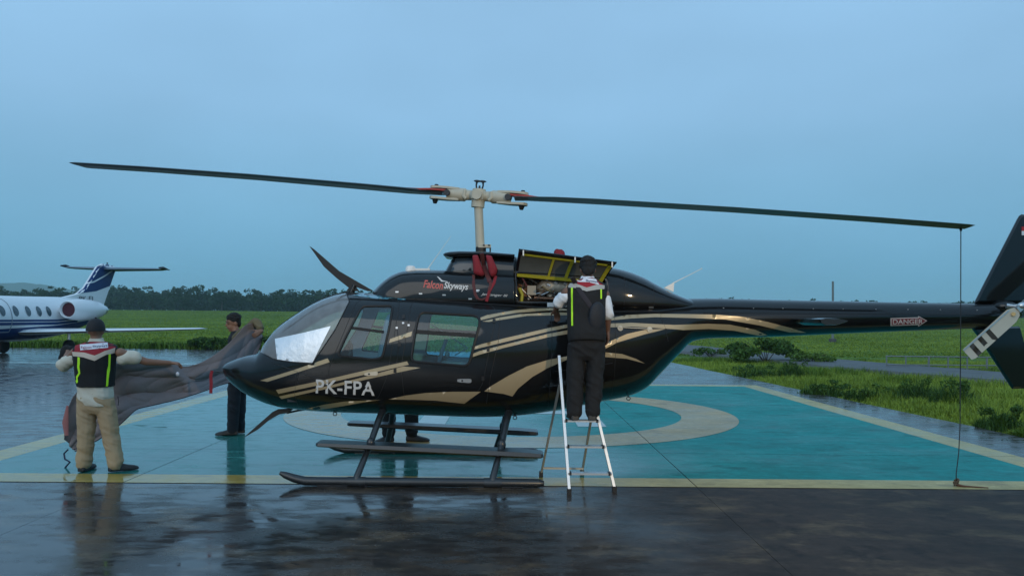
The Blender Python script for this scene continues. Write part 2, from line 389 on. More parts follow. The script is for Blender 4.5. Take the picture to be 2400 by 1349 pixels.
# painted markings, cut at the same joints, 4 mm sheets
def paint(name, polys, m, z):
    mb = MB()
    for c in cells():
        for pl in polys:
            q = to_cell(pl, c, .005)
            if q: mb.add([(x, y, z) for x, y in q], [tuple(range(len(q)))])
    o = mb.build(name, m, None, False, origin=(0, 14.5, z)); return tag(o, kind='structure')
PX0, PX1, PY0, PY1, BW = -5.98, 5.98, 8.60, 20.35, .43
SH = -.012     # the square sits a little askew to the picture
def sk(x, y): return (x + SH * (y - 14.5), y + .003 * x)
paint('helipad_surface', [[sk(PX0, PY0), sk(PX1, PY0), sk(PX1, PY1), sk(PX0, PY1)]], M_teal, .004)
o_, i_ = (PX0 - BW, PX1 + BW, PY0 - BW, PY1 + BW), (PX0 - .002, PX1 + .002, PY0 - .002, PY1 + .002)
paint('helipad_border_line', [[sk(o_[0], o_[2]), sk(o_[1], o_[2]), sk(o_[1], i_[2]), sk(o_[0], i_[2])], [sk(o_[0], i_[3]), sk(o_[1], i_[3]), sk(o_[1], o_[3]), sk(o_[0], o_[3])],
      [sk(o_[0], i_[2]), sk(i_[0], i_[2]), sk(i_[0], i_[3]), sk(o_[0], i_[3])], [sk(i_[1], i_[2]), sk(o_[1], i_[2]), sk(o_[1], i_[3]), sk(i_[1], i_[3])]], M_line, .0045)
seg = []
for k in range(96):
    a, b = 2 * math.pi * k / 96, 2 * math.pi * (k + 1) / 96
    seg.append([(r * math.cos(q), 14.45 + r * math.sin(q)) for r, q in ((3.0, a), (3.95, a), (3.95, b), (3.0, b))])
paint('helipad_ring', seg, M_ring, .008)
def rc(x0, x1, y0, y1): return [(x0, y0), (x1, y0), (x1, y1), (x0, y1)]
paint('helipad_letter', [rc(-1.5, -1.05, 12.6, 16.3), rc(1.05, 1.5, 12.6, 16.3), rc(-1.048, 1.048, 14.22, 14.68)], M_white, .008)

# distant taxi stripes on the wet apron
paint('taxiway_line', [rc(-40, -9.2, 27.2, 27.7), rc(-40, -8.5, 33.2, 33.6)], M_white, .006)

# service road behind the grass on the right
RN = [(1150, 783), (1330, 796), (1500, 812), (1560, 818), (1640, 826), (1730, 834), (1830, 845), (1940, 857), (2050, 866), (2200, 878), (2440, 897), (3300, 965)]; RF = [(1150, 777), (1330, 787), (1500, 799), (1560, 803), (1640, 810), (1730, 819), (1830, 829), (1940, 839), (2050, 848), (2200, 860), (2440, 878), (3300, 935)]
A = [G(u, v, .10) for u, v in RN]; B = [G(u, v, .10) for u, v in RF]; mb = MB()
for k in range(len(A) - 1): mb.add([A[k], A[k + 1], B[k + 1], B[k]], [(0, 1, 2, 3)]); mb.add([A[k] - Vector((.2, .5, .3)), A[k + 1] - Vector((.2, .5, .3)), A[k + 1], A[k]], [(0, 1, 2, 3)])
ROADP = [(p.x, p.y - .2) for p in A] + [(p.x, p.y + .3) for p in reversed(B)]
ROAD = tag(mb.build('road', M_road, smooth=False, origin=(0, 0, 0)), kind='structure')

# ------------------------------------------------------------------ grass
def tint_mat(name, c0, c1, rough=.7, trans=.0):
    m = bpy.data.materials.new(name); m.use_nodes = True; t = m.node_tree; p = t.nodes['Principled BSDF']
    a = t.nodes.new('ShaderNodeAttribute'); a.attribute_name = 'tint'; mx = t.nodes.new('ShaderNodeMix'); mx.data_type = 'RGBA'
    mx.inputs[6].default_value = (*c0, 1); mx.inputs[7].default_value = (*c1, 1); t.links.new(a.outputs['Fac'], mx.inputs[0]); t.links.new(mx.outputs[2], p.inputs['Base Color'])
    p.inputs['Roughness'].default_value = rough; p.inputs['Specular IOR Level'].default_value = .2
    MATS[name] = m; return m
def raw_mesh(name, V, T, m, tint, origin=(0, 0, 0), parent=None):
    me = bpy.data.meshes.new(name); n, k = len(V), len(T)
    me.vertices.add(n); me.vertices.foreach_set('co', (np.asarray(V, np.float32) - np.array(origin, np.float32)).ravel())
    me.loops.add(k * 3); me.polygons.add(k); me.loops.foreach_set('vertex_index', np.asarray(T, np.int32).ravel())
    me.polygons.foreach_set('loop_start', np.arange(0, 3 * k, 3, dtype=np.int32)); me.polygons.foreach_set('loop_total', np.full(k, 3, np.int32))
    at = me.attributes.new('tint', 'FLOAT', 'POINT'); at.data.foreach_set('value', np.asarray(tint, np.float32))
    me.update(); me.validate(); me.materials.append(m)
    o = bpy.data.objects.new(name, me); COL.objects.link(o)
    if parent is None: o.location = origin
    else: o.parent = parent
    ORG[o.name] = Vector(origin); return o
def blades(xy, z0, hgt, wid, lean, tint):
    n = len(xy); a = rng.uniform(0, 2 * np.pi, n); d = np.stack([np.cos(a), np.sin(a)], 1); pd = np.stack([-d[:, 1], d[:, 0]], 1)
    base = np.concatenate([xy, z0[:, None]], 1); V = np.zeros((n, 5, 3)); w2 = wid[:, None] / 2
    V[:, 0, :2] = xy - pd * w2; V[:, 1, :2] = xy + pd * w2; V[:, :2, 2] = z0[:, None] - .02
    mid = xy + d * (lean * hgt * .3)[:, None]; V[:, 2, :2] = mid - pd * w2 * .8; V[:, 3, :2] = mid + pd * w2 * .8; V[:, 2:4, 2] = (z0 + hgt * .55)[:, None]
    V[:, 4, :2] = xy + d * (lean * hgt)[:, None]; V[:, 4, 2] = z0 + hgt * (1 - .25 * lean)
    b = np.arange(n)[:, None] * 5; T = np.concatenate([b + np.array([[0, 1, 3]]), b + np.array([[0, 3, 2]]), b + np.array([[2, 3, 4]])])
    return V.reshape(-1, 3), T, np.repeat(tint, 5)
def vnoise(x, y, s, seed=0):
    r = np.random.default_rng(seed); g = r.random((64, 64)); fx, fy = x / s, y / s; ix, iy = np.floor(fx).astype(int), np.floor(fy).astype(int); tx, ty = fx - ix, fy - iy
    tx = tx * tx * (3 - 2 * tx); ty = ty * ty * (3 - 2 * ty); q = lambda i, j: g[i % 64, j % 64]
    return (q(ix, iy) * (1 - tx) + q(ix + 1, iy) * tx) * (1 - ty) + (q(ix, iy + 1) * (1 - tx) + q(ix + 1, iy + 1) * tx) * ty
M_grass = tint_mat('grass_blades', (.070, .140, .012), (.32, .40, .050))
M_weed = tint_mat('weed_leaves', (.028, .075, .014), (.10, .18, .030))
def road_mask(x, y): return inpoly(np.stack([x, y], 1), ROADP)
# tall verge beside the pad
n = 170000; y = 11 + 24 * rng.random(n) ** 1.25; ex = np.interp(y, [p[1] for p in EDGE], [p[0] for p in EDGE])
x = ex + .05 + rng.random(n) ** 1.15 * (np.maximum(.66 * y + 2.5 - ex, 3.0))
k = ~road_mask(x, y) & (x < .68 * y + 2); x, y, ex = x[k], y[k], ex[k]
cl = vnoise(x, y, 1.3, 1) * .6 + vnoise(x, y, .45, 2) * .4; d = np.clip((x - ex) / .8, .25, 1)
tall = np.clip(vnoise(x, y, .8, 11) * .7 + vnoise(x, y, 2.4, 12) * .5 - .62, 0, 1) * 2.2; near_road = np.clip((y - 20) / 10, 0, 1)
h = (.09 + .34 * np.clip(cl - .25, 0, 1) + .42 * tall * (1 - .6 * near_road)) * d * rng.uniform(.5, 1.3, len(x)) * (1 - .45 * near_road)
V1, T1, c1 = blades(np.stack([x, y], 1), np.full(len(x), -.07), h, rng.uniform(.008, .018, len(x)), rng.uniform(.1, .9, len(x)), np.clip(.95 - cl * .6 - tall * .75 + rng.normal(0, .2, len(x)), 0, 1))
tag(raw_mesh('verge_grass', V1, T1, M_grass, c1), 'tall uneven green grass along the pad edge', 'grass', kind='stuff')
# open field
n = 210000; y = np.exp(rng.uniform(math.log(38), math.log(300), n)); x = y * rng.uniform(-.68, .70, n)
k = ((y > 39.3) | (x > 7.5)) & ~road_mask(x, y); x, y = x[k], y[k]
cl = vnoise(x, y, 9, 3) * .5 + vnoise(x, y, 2.2, 4) * .3 + vnoise(x, y, 40, 5) * .2
far_ = np.where(x > 4, 1, np.clip((y - 41) / 6, 0, 1)); h = (.12 + .35 * cl) * (1 + y / 500) * (.95 * (.4 + cl) * (1 - far_) + .20 * far_); wd = .02 + y * .0011
V1, T1, c1 = blades(np.stack([x, y], 1), rise(y) - .07, h, wd * rng.uniform(.7, 1.4, len(x)), rng.uniform(.2, 1, len(x)), np.clip(.85 - cl * .75 - np.where(y < 45, .25, 0) + rng.normal(0, .12, len(x)), 0, 1))
tag(raw_mesh('field_grass', V1, T1, M_grass, c1), 'green grass of the open airfield behind the aircraft', 'grass', kind='stuff')

# ------------------------------------------------------------------ leaves, bushes, trees
def leaf_cloud(cen, rad, n, size, tint0, shell=.55, flat=1.0):
    d = rng.normal(size=(n, 3)); d /= np.linalg.norm(d, axis=1)[:, None]; r = rng.random(n) ** (1 / 3) * (1 - shell) + shell * rng.random(n) ** .3
    c = np.array(cen) + d * r[:, None] * np.array(rad)
    a = rng.normal(size=(n, 3)); a[:, 2] *= flat; a /= np.linalg.norm(a, axis=1)[:, None]; b = np.cross(a, rng.normal(size=(n, 3))); b /= np.linalg.norm(b, axis=1)[:, None]
    s = size * rng.uniform(.6, 1.4, n)[:, None]
    V = np.stack([c - a * s, c + b * s * .5, c + a * s, c - b * s * .5], 1).reshape(-1, 3); i = np.arange(n)[:, None] * 4
    T = np.concatenate([i + np.array([[0, 1, 2]]), i + np.array([[0, 2, 3]])]); t = np.clip(tint0 + rng.normal(0, .15, n), 0, 1)
    return V, T, np.repeat(t, 4)
def merge(parts):
    V, T, C = [], [], []; b = 0
    for v, t, c in parts: V.append(v); T.append(t + b); C.append(c); b += len(v)
    return np.concatenate(V), np.concatenate(T), np.concatenate(C)
M_leaf = tint_mat('tree_leaves', (.008, .030, .014), (.030, .068, .024))
M_bark = mat('bark', (.05, .04, .03), .9, bump=.4)
# the far wood
parts = []; TY = 340
for row, (dy, hh) in enumerate(((0, 1.0), (14, 1.15), (30, 1.25))):
    xx = -245
    while xx < 250:
        q = float(vnoise(np.array([xx + row * 31.]), np.array([row * 9.]), 34, 8)[0]); H = (3.8 + 5.6 * q + random.uniform(-1.0, 1.8)) * hh
        if xx > 60: H *= .72
        yy = TY + dy + random.uniform(-4, 4); z = float(rise(yy))
        parts.append(leaf_cloud((xx, yy, z + H * .38), (random.uniform(2.8, 4.4), 3, H * .46), 150, .85, random.uniform(.15, .6)))
        for _ in range(3):
            parts.append(leaf_cloud((xx + random.uniform(-3, 3), yy, z + H * random.uniform(.55, .95)), (random.uniform(1, 2.1), 1.6, random.uniform(.6, 1.2)), 42, .5, random.uniform(.3, .85)))
        xx += random.uniform(2.6, 4.4)
V1, T1, c1 = merge(parts); tag(raw_mesh('far_wood', V1, T1, M_leaf, c1), 'dark belt of distant woodland across the horizon', 'woodland', kind='stuff')
TREES = [(520, 688, 'flat-topped spreading tree tallest above the wood'), (556, 692, 'broad tree rising beside the tallest flat-topped tree'), (612, 695, 'wide-crowned tree above the wood nearest the windshield'), (428, 699, 'single small crown rising above the low middle of the wood'),
         (358, 694, 'feathery tree standing above the wood near the jet tail'), (100, 682, 'dark tree above the white jet fuselage')]
for u, v, lb in TREES:
    Yt = 318 + random.uniform(-6, 6); top = P(u, v, Yt); z = float(rise(Yt)); H = top.z - z
    t = thing('tall_tree', (top.x, Yt, z), lb, 'tree', 'tall trees rising out of the distant wood')
    mb = MB(); mb.tube([(top.x, Yt, z - .2), (top.x + .2, Yt, z + H * .45), (top.x - .1, Yt, z + H * .8)], [.32, .24, .1], 7)
    for k in range(5):
        a = random.uniform(0, 6.28); mb.tube([(top.x, Yt, z + H * random.uniform(.45, .65)), (top.x + 2.8 * math.cos(a), Yt + 2 * math.sin(a), z + H * random.uniform(.8, .95))], [.13, .04], 5)
    mb.build('trunk', M_bark, t)
    pr = [leaf_cloud((top.x + random.uniform(-4, 4), Yt + random.uniform(-2.5, 2.5), top.z - random.uniform(.2, H * .34)), (random.uniform(1.0, 2.3), 1.6, random.uniform(.35, .8)), 70, .42, random.uniform(.2, .7)) for _ in range(13)]
    pr += [leaf_cloud((top.x + random.uniform(-3, 3), Yt, z + H * random.uniform(.3, .6)), (2.2, 2, 1.2), 80, .5, .3) for _ in range(4)]
    V1, T1, c1 = merge(pr); raw_mesh('crown', V1, T1, M_leaf, c1, (top.x, Yt, z), t)
# verge bushes
def bush(u, v, hpx, wpx, label, n=900, leaf=.06, tint=.5):
    g = G(u, v); s = g.y / FOC; h, w_ = hpx * s, wpx * s / 2; t = thing('verge_bush', (g.x, g.y, -.07), label, 'bush', 'bushes growing along the verge')
    mb = MB()
    for k in range(7):
        a = random.uniform(0, 6.28); mb.tube([(g.x, g.y, -.08), (g.x + w_ * .3 * math.cos(a), g.y + .2 * math.sin(a), h * .4), (g.x + w_ * .7 * math.cos(a), g.y + .4 * math.sin(a), h * .8)], [.02, .014, .006], 5)
    mb.build('stem', M_bark, t)
    pr = []
    for _ in range(16):
        ox = random.uniform(-.8, .8); pr.append(leaf_cloud((g.x + ox * w_, g.y + random.uniform(-.4, .4) * w_, h * random.uniform(.25, .9) * (1 - .45 * ox * ox)), (w_ * .26, w_ * .26, h * .2), n // 16, leaf, tint + random.uniform(-.2, .25), .4))
    V1, T1, c1 = merge(pr); raw_mesh('foliage', V1, T1, M_weed, c1, (g.x, g.y, -.07), t)
bush(1795, 848, 62, 170, 'large round dark green bush by the road under the tail boom', 2600, .085, .35)
bush(1900, 852, 30, 110, 'low pale bush just beyond the large dark bush', 900, .06, .75)
bush(1665, 834, 22, 90, 'low bluish bush nearest the helicopter belly', 700, .06, .3)
def weeds(u, v, hpx, wpx, label, n=500):
    g = G(u, v); s = g.y / FOC; h_, w_ = hpx * s, wpx * s / 2; t = thing('weed_clump', (g.x, g.y, -.07), label, 'weeds', 'clumps of tall weeds in the verge')
    r_ = np.sqrt(rng.random(n)) * w_; a_ = rng.uniform(0, 6.283, n); xy = np.stack([g.x + r_ * np.cos(a_), g.y + r_ * np.sin(a_) * .8], 1)
    hh = h_ * (1.05 - .55 * r_ / w_) * rng.uniform(.45, 1.15, n); V1, T1, c1 = blades(xy, np.full(n, -.07), hh, rng.uniform(.012, .03, n), rng.uniform(.1, .8, n), np.clip(rng.normal(.25, .22, n), 0, 1)); raw_mesh('blade_tuft', V1, T1, M_weed, c1, (g.x, g.y, -.07), t)
    pr = [leaf_cloud((g.x + random.uniform(-.9, .9) * w_, g.y + random.uniform(-.5, .5) * w_, h_ * random.uniform(.2, .75)), (w_ * .2, w_ * .2, h_ * .16), 60, .03, random.uniform(.2, .7), .3) for _ in range(9)]
    V1, T1, c1 = merge(pr); raw_mesh('leaves', V1, T1, M_weed, c1, (g.x, g.y, -.07), t)
weeds(1856, 884, 50, 70, 'upright weed clump below the large dark bush')
weeds(2150, 938, 66, 120, 'dark tall weed clump below the banded tail rotor blade', 800)
weeds(2235, 950, 74, 110, 'dark tall weed clump just behind the hanging rope', 800)
weeds(1925, 922, 40, 110, 'low weed clump at the pad edge under the middle of the boom')
weeds(2030, 932, 42, 100, 'low weed clump at the pad edge below the danger arrow')
weeds(2345, 1000, 60, 110, 'weed clump at the pad edge nearest the frame side beyond the rope')
weeds(1775, 880, 34, 110, 'low weed clump at the pad edge nearest the helicopter belly')
bush(490, 818, 34, 120, 'dark weed bush at the apron edge behind the grey cover', 1200, .08, .15)
bush(660, 812, 30, 120, 'dark weed bush at the apron edge behind the helicopter nose', 1200, .08, .25)

# ------------------------------------------------------------------ hills, railing, far mast
M_hill = mat('hill_forest', (.030, .055, .045), .95, var=.3, vscale=.01, spec=.05)
def hills(name, Y, prof, m):
    mb = MB(); pts = densify(prof, 9, False); f = []; bk = []
    A = []
    for i, (u, v) in enumerate(pts):
        p = P(u, v, Y); p.z += random.uniform(-1, 1) * Y / FOC * .9; A.append(p)
    rows = [[Vector((p.x, p.y - 500, -.5)) for p in A], [Vector((p.x + random.uniform(-9, 9), p.y - 250, p.z * .55 + random.uniform(-5, 5))) for p in A], A, [Vector((p.x, p.y + 500, -.5)) for p in A]]
    mb.rings(rows, False, False); return tag(mb.build(name, m, None, True, 180), kind='structure')
hills('hills', 2500, [(-260, 690), (-60, 668), (0, 664), (60, 662), (110, 668), (150, 676), (200, 684), (250, 683), (300, 690), (360, 695), (440, 704), (700, 712)], M_hill)
hills('hills', 3300, [(-200, 682), (20, 676), (130, 684), (245, 678), (270, 684), (330, 683), (380, 692), (700, 702), (1000, 706), (1800, 712), (2500, 705)], M_hill)

M_galv = mat('galvanised_steel', (.20, .22, .22), .6, .4, var=.3)
b0 = G(2075, 864); rail = thing('pipe_railing', (b0.x, b0.y, 0), 'low pale pipe railing beside the road under the tail fin', 'railing')
Yr = b0.y
def rp(u, v): return P(u, v, Yr)
for u in (2078, 2123, 2177, 2222, 2267, 2313, 2360, 2405): mb = MB(); mb.cyl(rp(u, 834 + (u - 2075) * .009), rp(u, 867 + (u - 2075) * .009) - Vector((0, 0, .12)), .035 if u in (2177, 2313) else .025); mb.build('post', M_galv, rail)
mb = MB(); mb.cyl(rp(2076, 834), rp(2420, 838), .022); mb.build('top_rail', M_galv, rail)
mb = MB(); mb.cyl(rp(2076, 854), rp(2420, 857), .022); mb.build('lower_rail', M_galv, rail)
mb = MB(); mb.beam(rp(2170, 865) + Vector((0, .25, 0)), rp(2420, 868) + Vector((0, .25, 0)), .3, .08); mb.build('kerb_beam', mat('dark_concrete', (.08, .08, .08), .8), rail)
pb = P(1952, 742, 62); mast = thing('far_mast', (pb.x, 62, 0), 'thin pale mast standing beyond the tail boom', 'mast')
mb = MB(); top = P(1952, 659, 62); mb.tube([(pb.x, 62, -.2), (pb.x, 62, top.z * .5), top], [.10, .085, .075], 10); mb.build('pole', M_galv, mast)
mb = MB(); mb.cyl((pb.x, 62, -.15), (pb.x, 62, .25), .28); mb.build('footing', mat('dark_concrete', (.08, .08, .08), .8), mast)

# ================================================================== HELICOPTER
HY = 9.05                                             # depth of its centre plane
M_black = mat('black_gloss_paint', (.0035, .0033, .0034), .45, 0, .12, .85, .06, var=.25, vscale=3)
M_gold = mat('gold_paint', (.42, .33, .20), .38, .25, .5, .6, .1, var=.08, vscale=5)
M_rubber = mat('black_rubber', (.008, .008, .009), .55, var=.2)
M_dark = mat('dark_metal', (.018, .022, .028), .42, .3, var=.3)
M_skid = mat('skid_paint', (.014, .018, .022), .38, .1, .5, .3, .25, var=.4, vscale=14, bump=.1, bscale=120)
M_cream = mat('cream_paint', (.46, .44, .36), .5, var=.12, vscale=22)
M_cream2 = mat('tail_blade_paint', (.62, .54, .42), .45, var=.06)
M_red = mat('red_canvas', (.22, .012, .022), .8, var=.25, vscale=25, bump=.3, bscale=40)
M_redp = mat('red_paint', (.36, .03, .022), .5, var=.1)
M_strap = mat('strap_webbing', (.10, .028, .03), .85, bump=.3, bscale=200)
M_steel = mat('bare_steel', (.5, .5, .5), .3, .9, var=.2, vscale=20)
M_alu = mat('aluminium', (.62, .63, .64), .35, .85, var=.12, vscale=30)
M_whitep = mat('white_paint', (.78, .78, .76), .4, 0, .5, .3, .1, var=.04)
M_letter = mat('letter_silver', (.62, .62, .62), .45, var=.05)
M_grey = mat('cabin_lining', (.60, .63, .66), .85, var=.12, vscale=12)
M_seat = mat('seat_fabric', (.36, .39, .42), .9, var=.2, vscale=30, bump=.2)
M_shade = mat('silver_sunshade', (.86, .88, .91), .42, .55, var=.05, vscale=10, bump=.7, bscale=12)
M_glass = glass('cabin_glass', (.44, .82, .93), .07); M_wind = glass('windshield_glass', (.88, .92, .94), .40)
M_zinc = mat('zinc_chromate_primer', (.34, .30, .016), .55, var=.2, vscale=14)
M_bay = mat('engine_bay_steel', (.17, .09, .055), .5, .5, var=.5, vscale=14, bump=.3)
M_brass = mat('heat_tinted_steel', (.42, .31, .15), .35, .85, var=.3, vscale=25)
M_cast = mat('cast_alloy', (.34, .30, .24), .55, .6, var=.5, vscale=22, bump=.5, bscale=45)
M_wire = mat('wire_loom', (.02, .018, .016), .7)

hub_px = P(1124, 455, HY)
HELI = thing('helicopter', (hub_px.x, HY, 0), 'black light helicopter with gold stripes and cream rotor hub on the teal pad', 'helicopter')

class Loft:
    """side outline by stations: X, top z, bottom z, half width, widest z, upper and lower roundness"""
    def __init__(s, st, yt=HY - .2, n=None):
        X = [P(q[0], (q[1] + q[2]) / 2, HY).x for q in st]; s.X0, s.X1 = X[0], X[-1]; s.Xs = X
        s.zt = pchip(X, [P(q[0], q[1], yt).z for q in st]); s.zb = pchip(X, [P(q[0], q[2], yt).z for q in st])
        s.w = pchip(X, [q[3] for q in st]); s.zm = pchip(X, [P(q[0], q[4], HY - .6).z for q in st])
        s.nu = pchip(X, [q[5] for q in st]); s.nl = pchip(X, [q[6] for q in st])
    def par(s, X):
        zt, zb = s.zt(X), s.zb(X); zm = min(max(s.zm(X), zb + .03 * (zt - zb)), zt - .03 * (zt - zb)); return zt, zb, s.w(X), zm, s.nu(X), s.nl(X)
    def pt(s, X, q, off=0.0):
        zt, zb, w_, zm, nu, nl = s.par(X); t = math.sin(q * math.pi / 2); n = nu if t >= 0 else nl
        y = w_ * max(1 - abs(t) ** n, 0) ** (1 / n); z = zm + ((zt - zm) if t >= 0 else (zm - zb)) * t
        if off:
            l = math.hypot(y, z - zm) or 1; k = 1 + off / max(l, .05); return Vector((X, HY - y * k, zm + (z - zm) * k))
        return Vector((X, HY - y, z))
    def q_of(s, X, z):
        zt, zb, w_, zm, nu, nl = s.par(X); up = z >= zm; n = nu if up else nl; t = min(abs(z - zm) / ((zt - zm) if up else (zm - zb)), 1.0)
        return math.copysign(math.asin(t) / (math.pi / 2), z - zm)
    def half(s, X, z):
        zt, zb, w_, zm, nu, nl = s.par(X); up = z >= zm; n = nu if up else nl; t = min(abs(z - zm) / ((zt - zm) if up else (zm - zb)), 1.0)
        return w_ * (1 - t ** n) ** (1 / n)
    def normal(s, p):              # gradient of the section's implicit form: smooth shading whatever the triangles
        def F(X, y, z):
            zt, zb, w_, zm, nu, nl = s.par(X); up = z >= zm; n = nu if up else nl; return (abs(y) / max(w_, 1e-3)) ** n + (abs(z - zm) / max((zt - zm) if up else (zm - zb), 1e-3)) ** n
        X, y, z, e_ = p[0], p[1] - HY, p[2], 2e-3
        g = Vector((F(X + e_, y, z) - F(X - e_, y, z), F(X, y + e_, z) - F(X, y - e_, z), F(X, y, z + e_) - F(X, y, z - e_)))
        return g.normalized() if g.length > 1e-9 else Vector((0, 0, 1))
    def side(s, u, v):
        Y = HY - .4
        for _ in range(12):
            p = P(u, v, Y); Y = Y * .5 + (HY - s.half(p.x, p.z)) * .5
        p = P(u, v, Y); return (p.x, s.q_of(p.x, p.z))

HULL = Loft([ # u, v_top, v_bot, half width, v_widest, round up, round low
    (523, 867, 871, .012, 869, 2, 2), (526, 860, 879, .06, 870, 2, 2), (533, 853, 889, .11, 871, 2, 2), (548, 846, 903, .185, 873, 2, 2), (575, 836, 923, .28, 876, 2.1, 2.1), (612, 826, 941, .385, 880, 2.2, 2.2),
    (632, 797, 949, .43, 880, 2.2, 2.2), (650, 772, 954, .465, 879, 2.2, 2.3), (678, 749, 959, .51, 876, 2.3, 2.4), (705, 731, 962, .55, 872, 2.4, 2.4), (737, 711, 965, .59, 868, 2.5, 2.5), (770, 696, 967, .62, 864, 2.6, 2.5),
    (797, 688, 968, .64, 860, 2.7, 2.6), (822, 684, 969, .65, 856, 2.8, 2.6), (900, 687, 971, .665, 850, 2.9, 2.6), (1000, 691, 975, .67, 845, 2.9, 2.6), (1125, 699, 979, .67, 836, 2.9, 2.6),
    (1200, 704, 977, .655, 830, 2.8, 2.5), (1300, 708, 965, .62, 820, 2.7, 2.4), (1400, 710, 945, .56, 808, 2.6, 2.3), (1475, 708, 930, .485, 798, 2.5, 2.2), (1512, 706, 913, .44, 790, 2.4, 2.1), (1545, 704, 880, .395, 782, 2.3, 2.0),
    (1585, 701, 836, .34, 768, 2.2, 2.0), (1622, 698, 801, .285, 752, 2.1, 2.0), (1660, 698, 794, .255, 748, 2, 2), (1800, 701, 790, .225, 746, 2, 2), (2000, 705, 781, .185, 743, 2, 2), (2280, 710, 770, .135, 740, 2, 2), (2330, 709, 768, .12, 738, 2, 2), (2372, 705, 757, .085, 731, 2, 2), (2392, 716, 742, .03, 729, 2, 2)])

W_FRONT = rounded([(849, 717), (921, 716), (912, 770), (896, 838), (874, 842), (791, 833), (810, 790)], 10)
W_REAR = rounded([(984, 731), (1117, 739), (1126, 752), (1098, 858), (963, 846), (976, 760)], 14)
D_FRONT = rounded([(838, 702), (938, 701), (908, 880), (884, 938), (772, 926), (768, 868)], 16, 6)
D_REAR = rounded([(966, 702), (1152, 712), (1164, 732), (1130, 905), (1092, 944), (948, 938), (940, 860)], 16, 6)
def to_side(poly, step=9): return [HULL.side(u, v) for u, v in densify(poly, step)]
KQ = .62                                            # q is stretched to about metres for the triangulation
def sc(pl): return [(x, q * KQ) for x, q in pl]
wf, wr, df, dr = [sc(to_side(p)) for p in (W_FRONT, W_REAR, D_FRONT, D_REAR)]
ws = [HULL.side(u, v) for u, v in densify([(819, 706), (785, 773), (731, 853), (684, 848), (640, 841), (620, 830)], 9, False)]
xb, xt = P(611, 826, HY).x, P(823, 684, HY).x
ws = [(xt, 1.0), (xt, .86)] + ws + [(xb + .005, .90), (xb, 1.0)] + [(xb + (xt - xb) * k / 16, 1.0) for k in range(1, 16)]; ws = sc(ws)
Xg = []; X = HULL.X0
while X < HULL.X1 - .01: Xg.append(X); d_ = X - HULL.X0; X += .006 + min(d_ * .12, .042 if X < 2.0 else .08)
Xg.append(HULL.X1)
qs = np.array(sorted(list(np.linspace(-1, 1, 49)) + [-.995, -.98, .98, .995]))
outer = [(x, -KQ) for x in Xg] + [(HULL.X1, q * KQ) for q in qs[1:-1]] + [(x, KQ) for x in reversed(Xg)] + [(HULL.X0, q * KQ) for q in qs[-2:0:-1]]
grid = [(x, q * KQ) for x in Xg[1:-1] for q in qs[1:-1]]
vs, fs, cen = triangulate(outer, [ws, df, dr, wf, wr], away(grid, [ws, df, dr, wf, wr], .016), 1e-5)
reg = np.zeros(len(fs), int); XB = P(1622, 750, HY).x
reg[cen[:, 0] > XB] = 5
for k, pl in ((1, df), (2, dr), (3, wf), (4, wr), (6, ws)): reg[inpoly(cen, pl)] = k
HP = lambda p, off=0.0: HULL.pt(p[0], p[1] / KQ, off)
def piece(name, k, m, far, off=0.0, sel=None, thick=.012, parent=HELI):
    F = [f for f, r_ in zip(fs, reg) if r_ == k] if sel is None else sel
    if far is None:
        F2 = [f for f in F]; us = sorted({i for f in F2 for i in f}); mpn = {i: j for j, i in enumerate(us)}; n = len(us); Vn = [HP(vs[i], off) for i in us]; Vf = [Vector((p.x, 2 * HY - p.y, p.z)) for p in Vn]
        o = mesh_obj(name, Vn + Vf, [tuple(mpn[i] for i in f) for f in F2] + [tuple(n + mpn[i] for i in reversed(f)) for f in F2], m, parent, True, 60)
        bm = bmesh.new(); bm.from_mesh(o.data); bmesh.ops.remove_doubles(bm, verts=bm.verts, dist=.0015); bmesh.ops.recalc_face_normals(bm, faces=bm.faces); bm.to_mesh(o.data); bm.free()
    else:
        us = sorted({i for f in F for i in f}); mpn = {i: j for j, i in enumerate(us)}; Vn = [HP(vs[i], off) for i in us]
        if far: Vn = [Vector((p.x, 2 * HY - p.y, p.z)) for p in Vn]
        o = mesh_obj(name, Vn, [tuple(mpn[i] for i in (f if not far else tuple(reversed(f)))) for f in F], m, parent, True, 60)
        bm = bmesh.new(); bm.from_mesh(o.data)
        bm.normal_update(); c = sum((f.normal.y for f in bm.faces)); 
        if (c > 0) != bool(far): bmesh.ops.reverse_faces(bm, faces=bm.faces)
        bm.to_mesh(o.data); bm.free()
    o.data.polygons.foreach_set('use_smooth', [True] * len(o.data.polygons))
    og = ORG[o.name]; o.data.normals_split_custom_set_from_vertices([tuple(HULL.normal(v.co + og)) for v in o.data.vertices])
    return o
FUSE = piece('fuselage', 0, M_black, None)
BOOM = piece('tail_boom', 5, M_black, None)
DOORS = []
for far in (False, True):
    for k, wk in ((1, 3), (2, 4)):
        d = piece('cabin_door', k, M_black, far); DOORS.append(d)
        piece('window', wk, M_glass, far, -.004, None, 0, d)
piece('windshield', 6, M_wind, None, -.003, None, 0)
# light cabin lining inside
sel = [f for f, r_, c in zip(fs, reg, cen) if r_ in (0, 1, 2) and P(800, 700, HY).x < c[0] < P(1170, 700, HY).x and c[1] > -.2]
piece('cabin_lining', 0, M_grey, None, -.03, sel, 0)
